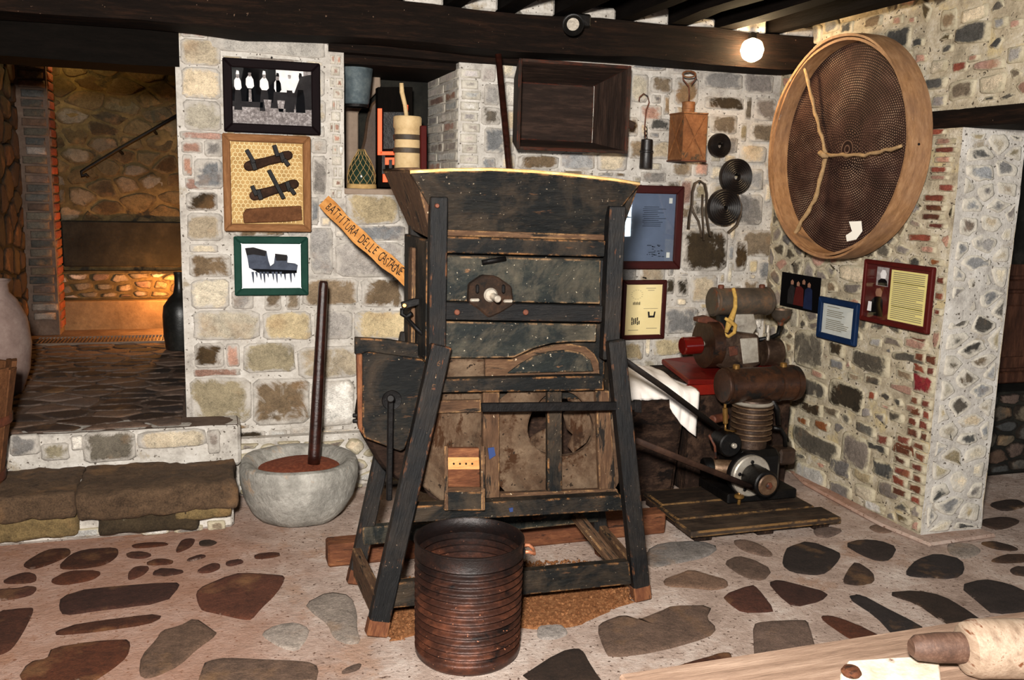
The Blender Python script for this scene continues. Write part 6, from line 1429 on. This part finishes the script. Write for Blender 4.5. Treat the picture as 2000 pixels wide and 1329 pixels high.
for j in range(NV):
    for i in range(NU): a = j * (NU + 1) + i; f.append((a, a + 1, a + NU + 2, a + NU + 1))
cl = tag(link('white_cloth', mesh('white_cloth', v, f), 'cloth_white', None, None, True), 'white cloth rumpled over the tapered box and hanging down its corner', 'cloth')
md = cl.modifiers.new('thick', 'SOLIDIFY'); md.thickness = 0.004
# drive belts
p = [BK(1196, 688, -1.20), BK(1300, 760, -1.06), BK(1404, 838, -0.92)]
tag(tube('drive_belt', p, 0.01, 'coil_dark', None, 8, flat=(0.004, 0.014, (0.3, 1, 0.2))), 'upper of two drive belts, slanting past the white cloth to the engine', 'belt', 'drive belts between machine and engine')
p = [BK(1240, 860, -1.20), BK(1350, 905, -1.14), BK(1482, 958, -1.06)]
tag(tube('drive_belt', p, 0.01, 'belt_brown', None, 8, flat=(0.004, 0.016, (0.3, 1, 0.2))), 'lower of two drive belts, running down to the engine pulley', 'belt', 'drive belts between machine and engine')

# ================================================================== LAMPS ON THE BEAM
bp = BK(1469, 98, -0.36)
bu = root('bulb_lamp', 'glowing round light bulb in a socket under the ceiling beam', 'lamp', bp)
lathe('bulb', [(0, -.062), (.03, -.054), (.052, -.032), (.060, 0), (.052, .032), (.034, .050), (.02, .062), (0.0, .064)], 'bulb_glow', bu, axis_m(bp, (0.25, 0.45, 0.86)), 24)
cyl('socket', bp + V3((.25, .45, .86)) * .058, bp + V3((.25, .45, .86)) * .105, 0.022, 'engine_black', bu, 16)
tube('cable', [bp + V3((.25, .45, .86)) * .1, bp + V3((.12, .1, .12)), bp + V3((.25, .12, .11)), bp + V3((.4, .15, .14))], 0.004, 'engine_black', bu, 6)
sp = BK(1119, 47, -0.42)
so = root('spotlight', 'black ceiling spotlight with a chrome front clipped to the beam', 'spotlight', sp)
dv = V3((-.25, -.85, -.35)).normalized()
lathe('housing', [(0, -.07), (.03, -.07), (.045, -.05), (.05, .0), (.052, .02), (.046, .022), (.03, .004), (0, .0)], 'engine_black', so, axis_m(sp, dv), 24)
lathe('reflector', [(.030, .006), (.014, .002), (0, .0015)], 'alloy', so, axis_m(sp, dv), 24)
tube('arm', [sp - dv * .06, sp - dv * .09 + V3((.03, 0, .03)), V3((sp.x + .07, -.30, sp.z + .04))], 0.009, 'engine_black', so, 8)
box('mount', (sp.x + .03, -.335, sp.z + .005), (sp.x + .13, -.302, sp.z + .07), 'engine_black', so, 0.008)

# ================================================================== PASSAGE
jc = FL(-4, 772, ZU)
ja = root('clay_jar', 'pale round-bellied clay jar standing on the raised passage floor', 'jar', jc)
lathe('body', [(0, 0), (.10, 0), (.125, .02), (.165, .14), (.18, .28), (.165, .42), (.12, .52), (.085, .56), (.082, .60), (.10, .625), (.09, .625), (.07, .60), (.07, .55), (0, .5)], 'jar_clay', ja, Matrix.Translation(jc), 36)
TY_ = -0.375; TZ = 0.236
cx0 = BK(-78, 800, TY_).x; zt_ = BK(20, 706, TY_).z - TZ; rt_ = BK(34, 715, TY_).x - cx0; r0 = max(.13, BK(2, 900, TY_).x - cx0)
tt = root('staved_tub', 'tall brown staved wooden tub standing on the lower step', 'tub', (cx0, TY_, TZ)); TM = Matrix.Translation((cx0, TY_, TZ))
NSv = 18
for k in range(NSv):
    a0, a1 = 2 * math.pi * (k + .03) / NSv, 2 * math.pi * (k + .97) / NSv
    zk = zt_ - .012 * (k % 3)
    vv = [(math.cos(a) * r, math.sin(a) * r, z) for z, rr2 in ((0.0, r0), (zk, rt_)) for a, r in ((a0, rr2), (a1, rr2), (a1, rr2 - .022), (a0, rr2 - .022))]
    ff = [(0, 1, 5, 4), (1, 2, 6, 5), (2, 3, 7, 6), (3, 0, 4, 7), (3, 2, 1, 0), (4, 5, 6, 7)]
    link('stave', bm_mesh('stave', vv, ff, 0.003), 'brush_wood', tt, TM)
for z in (.05, zt_ * .55): rr2 = r0 + (rt_ - r0) * z / zt_; lathe('hoop', [(rr2, z - .02), (rr2 + .006, z - .018), (rr2 + .008, z + .018), (rr2 + .002, z + .02), (rr2, z - .02)], 'rust', tt, TM, 36)
lathe('tub_floor', [(0, .03), (r0 - .01, .03)], 'brush_wood', tt, TM, 24, caps=False)
bc = FL(354, 684, ZU)
de = root('dark_demijohn', 'dark demijohn standing at the pillar in the lit passage', 'demijohn', bc)
lathe('body', [(0, 0), (.085, 0), (.10, .012), (.112, .10), (.115, .24), (.108, .31), (.075, .36), (.04, .40), (.030, .46), (.030, .52), (.034, .53), (.034, .545), (0, .548)], 'bottle_dark', de, Matrix.Translation(bc), 30)
lp = BK(346, 566, 2.72)
la = root('floor_lamp', 'small glowing uplight lamp half hidden behind the dark demijohn', 'lamp', (lp.x, lp.y, ZU))
lathe('lamp_bulb', [(0, -.022), (.018, -.014), (.022, 0), (.016, .016), (0, .022)], 'lamp_glow', la, Matrix.Translation(lp), 14)
cyl('stand', (lp.x, lp.y, ZU), (lp.x, lp.y, lp.z - .02), .012, 'engine_black', la, 10); cyl('base', (lp.x, lp.y, ZU), (lp.x, lp.y, ZU + .015), .05, 'engine_black', la, 18)
point_light('passage_lamp_light', lp + V3((-.03, -.0, .03)), 30, (1.0, 0.40, 0.09), 0.03)
point_light('passage_wall_lamp_light', (-1.0, 2.85, 2.52), 4.5, (1.0, 0.68, 0.25), 0.05)
hr_ = root('handrail', 'thin dark iron handrail rising along the passage end wall', 'handrail', BK(250, 280, YF - .09))
tube('rail', [BK(x, y, YF - .09) for x, y in ((172, 346), (168, 341), (160, 344), (159, 336), (168, 330), (232, 291), (290, 258), (352, 222))], 0.013, 'iron', hr_, 8)
beam('rail_bracket', BK(232, 293, YF - .09), BK(240, 301, YF - .0), 0.02, 0.02, 'iron', hr_); beam('rail_bracket', BK(300, 254, YF - .09), BK(306, 262, YF), 0.02, 0.02, 'iron', hr_)

# ================================================================== CABINET BEYOND THE DOORWAY
cb = root('tall_cabinet', 'tall dark brown panelled cabinet on the stone ledge beyond the doorway', 'cabinet', (4.1, -0.4, .5))
CY = -0.52; cx0, cx1, cz0, cz1 = 3.54, 4.75, 0.51, 2.25
box('carcass', (cx0, CY, cz0), (cx1, CY + .45, cz1), 'cabinet_wood', cb, 0.006)
zm_ = BK(1960, 556, CY).z
box('plinth_moulding', (cx0 - .02, CY - .03, cz0), (cx1, CY, cz0 + .07), 'cabinet_wood', cb, 0.008); box('waist_moulding', (cx0 - .02, CY - .035, zm_ - .03), (cx1, CY, zm_ + .03), 'cabinet_wood', cb, 0.008)
for k in range(2):
    a = cx0 + .05 + k * .56
    for z0, z1, nm in ((cz0 + .09, zm_ - .05, 'door'), (zm_ + .05, cz1 - .05, 'glazed_door')):
        d_ = box(nm, (a, CY - .02, z0), (a + .52, CY, z1), 'cabinet_wood', cb, 0.004)
        box('field', (a + .07, CY - .03 if nm == 'door' else CY - .022, z0 + .07), (a + .45, CY - .018, z1 - .07), 'cabinet_wood' if nm == 'door' else 'bottle_dark', d_, 0.006)
        cyl('knob', (a + .49, CY - .02, (z0 + z1) / 2), (a + .49, CY - .045, (z0 + z1) / 2), .012, 'brass', d_, 10)

# ================================================================== BENCH IN FRONT
bz = 0.45
b0_, b1_ = FL(1240, 1331, bz), FL(2010, 1181, bz)
yb2 = (b0_.y + b1_.y) / 2
be = root('wooden_bench', 'pale worn wooden bench standing nearest in front of the paving', 'bench', (1.7, yb2 - .2, 0))
beam('seat_plank', (0.90, yb2 - .10, bz - .02), (2.75, yb2 - .08, bz - .02), 0.20, 0.04, 'bench_wood', be, bev=0.006); beam('seat_plank', (0.90, yb2 - .31, bz - .02), (2.75, yb2 - .29, bz - .02), 0.20, 0.04, 'bench_wood', be, bev=0.006)
for x in (1.05, 2.6):
    for y in (yb2 - .06, yb2 - .34): beam('leg', (x, y, bz - .04), (x, y, 0.0), .06, .06, 'bench_wood', be)
    beam('rail', (x, yb2 - .34, .2), (x, yb2 - .06, .2), .03, .05, 'bench_wood', be)
ma = root('wooden_mallet', 'round grey-brown wooden mallet with a dark stub handle lying on the bench', 'mallet', FL(1900, 1280, bz))
pm = FL(1880, 1268, bz + .07); pm.z = bz + .071
da = (FL(2050, 1268, bz) - FL(1840, 1268, bz)).normalized(); da.z = 0
lathe('head', [(0, 0), (.045, .0), (.062, .008), (.07, .03), (.071, .14), (.066, .30), (0, .31)], 'mallet_wood', ma, axis_m(pm, da), 28)
lathe('handle', [(0, -.125), (.02, -.125), (.030, -.112), (.036, -.06), (.037, .02), (0, .02)], 'dark_mallet', ma, axis_m(pm + V3((0, .004, .0)), da), 24)
bo = root('painted_board', 'small board with peeling white paint and a dark knob lying on the bench', 'board', FL(1735, 1325, bz))
prism('board', [FL(x, y, bz + .001) for x, y in ((1640, 1330), (1655, 1304), (1740, 1298), (1832, 1294), (1836, 1345), (1640, 1352))], (0, 0, .018), 'peeling_paint', bo, (1, 0, 0), 0.003)
kq = FL(1662, 1318, bz + .02); lathe('knob', [(0, 0), (.02, 0), (.024, .008), (.018, .018), (0, .02)], 'orange_wood', bo, Matrix.Translation((kq.x, kq.y, bz + .019)), 16)
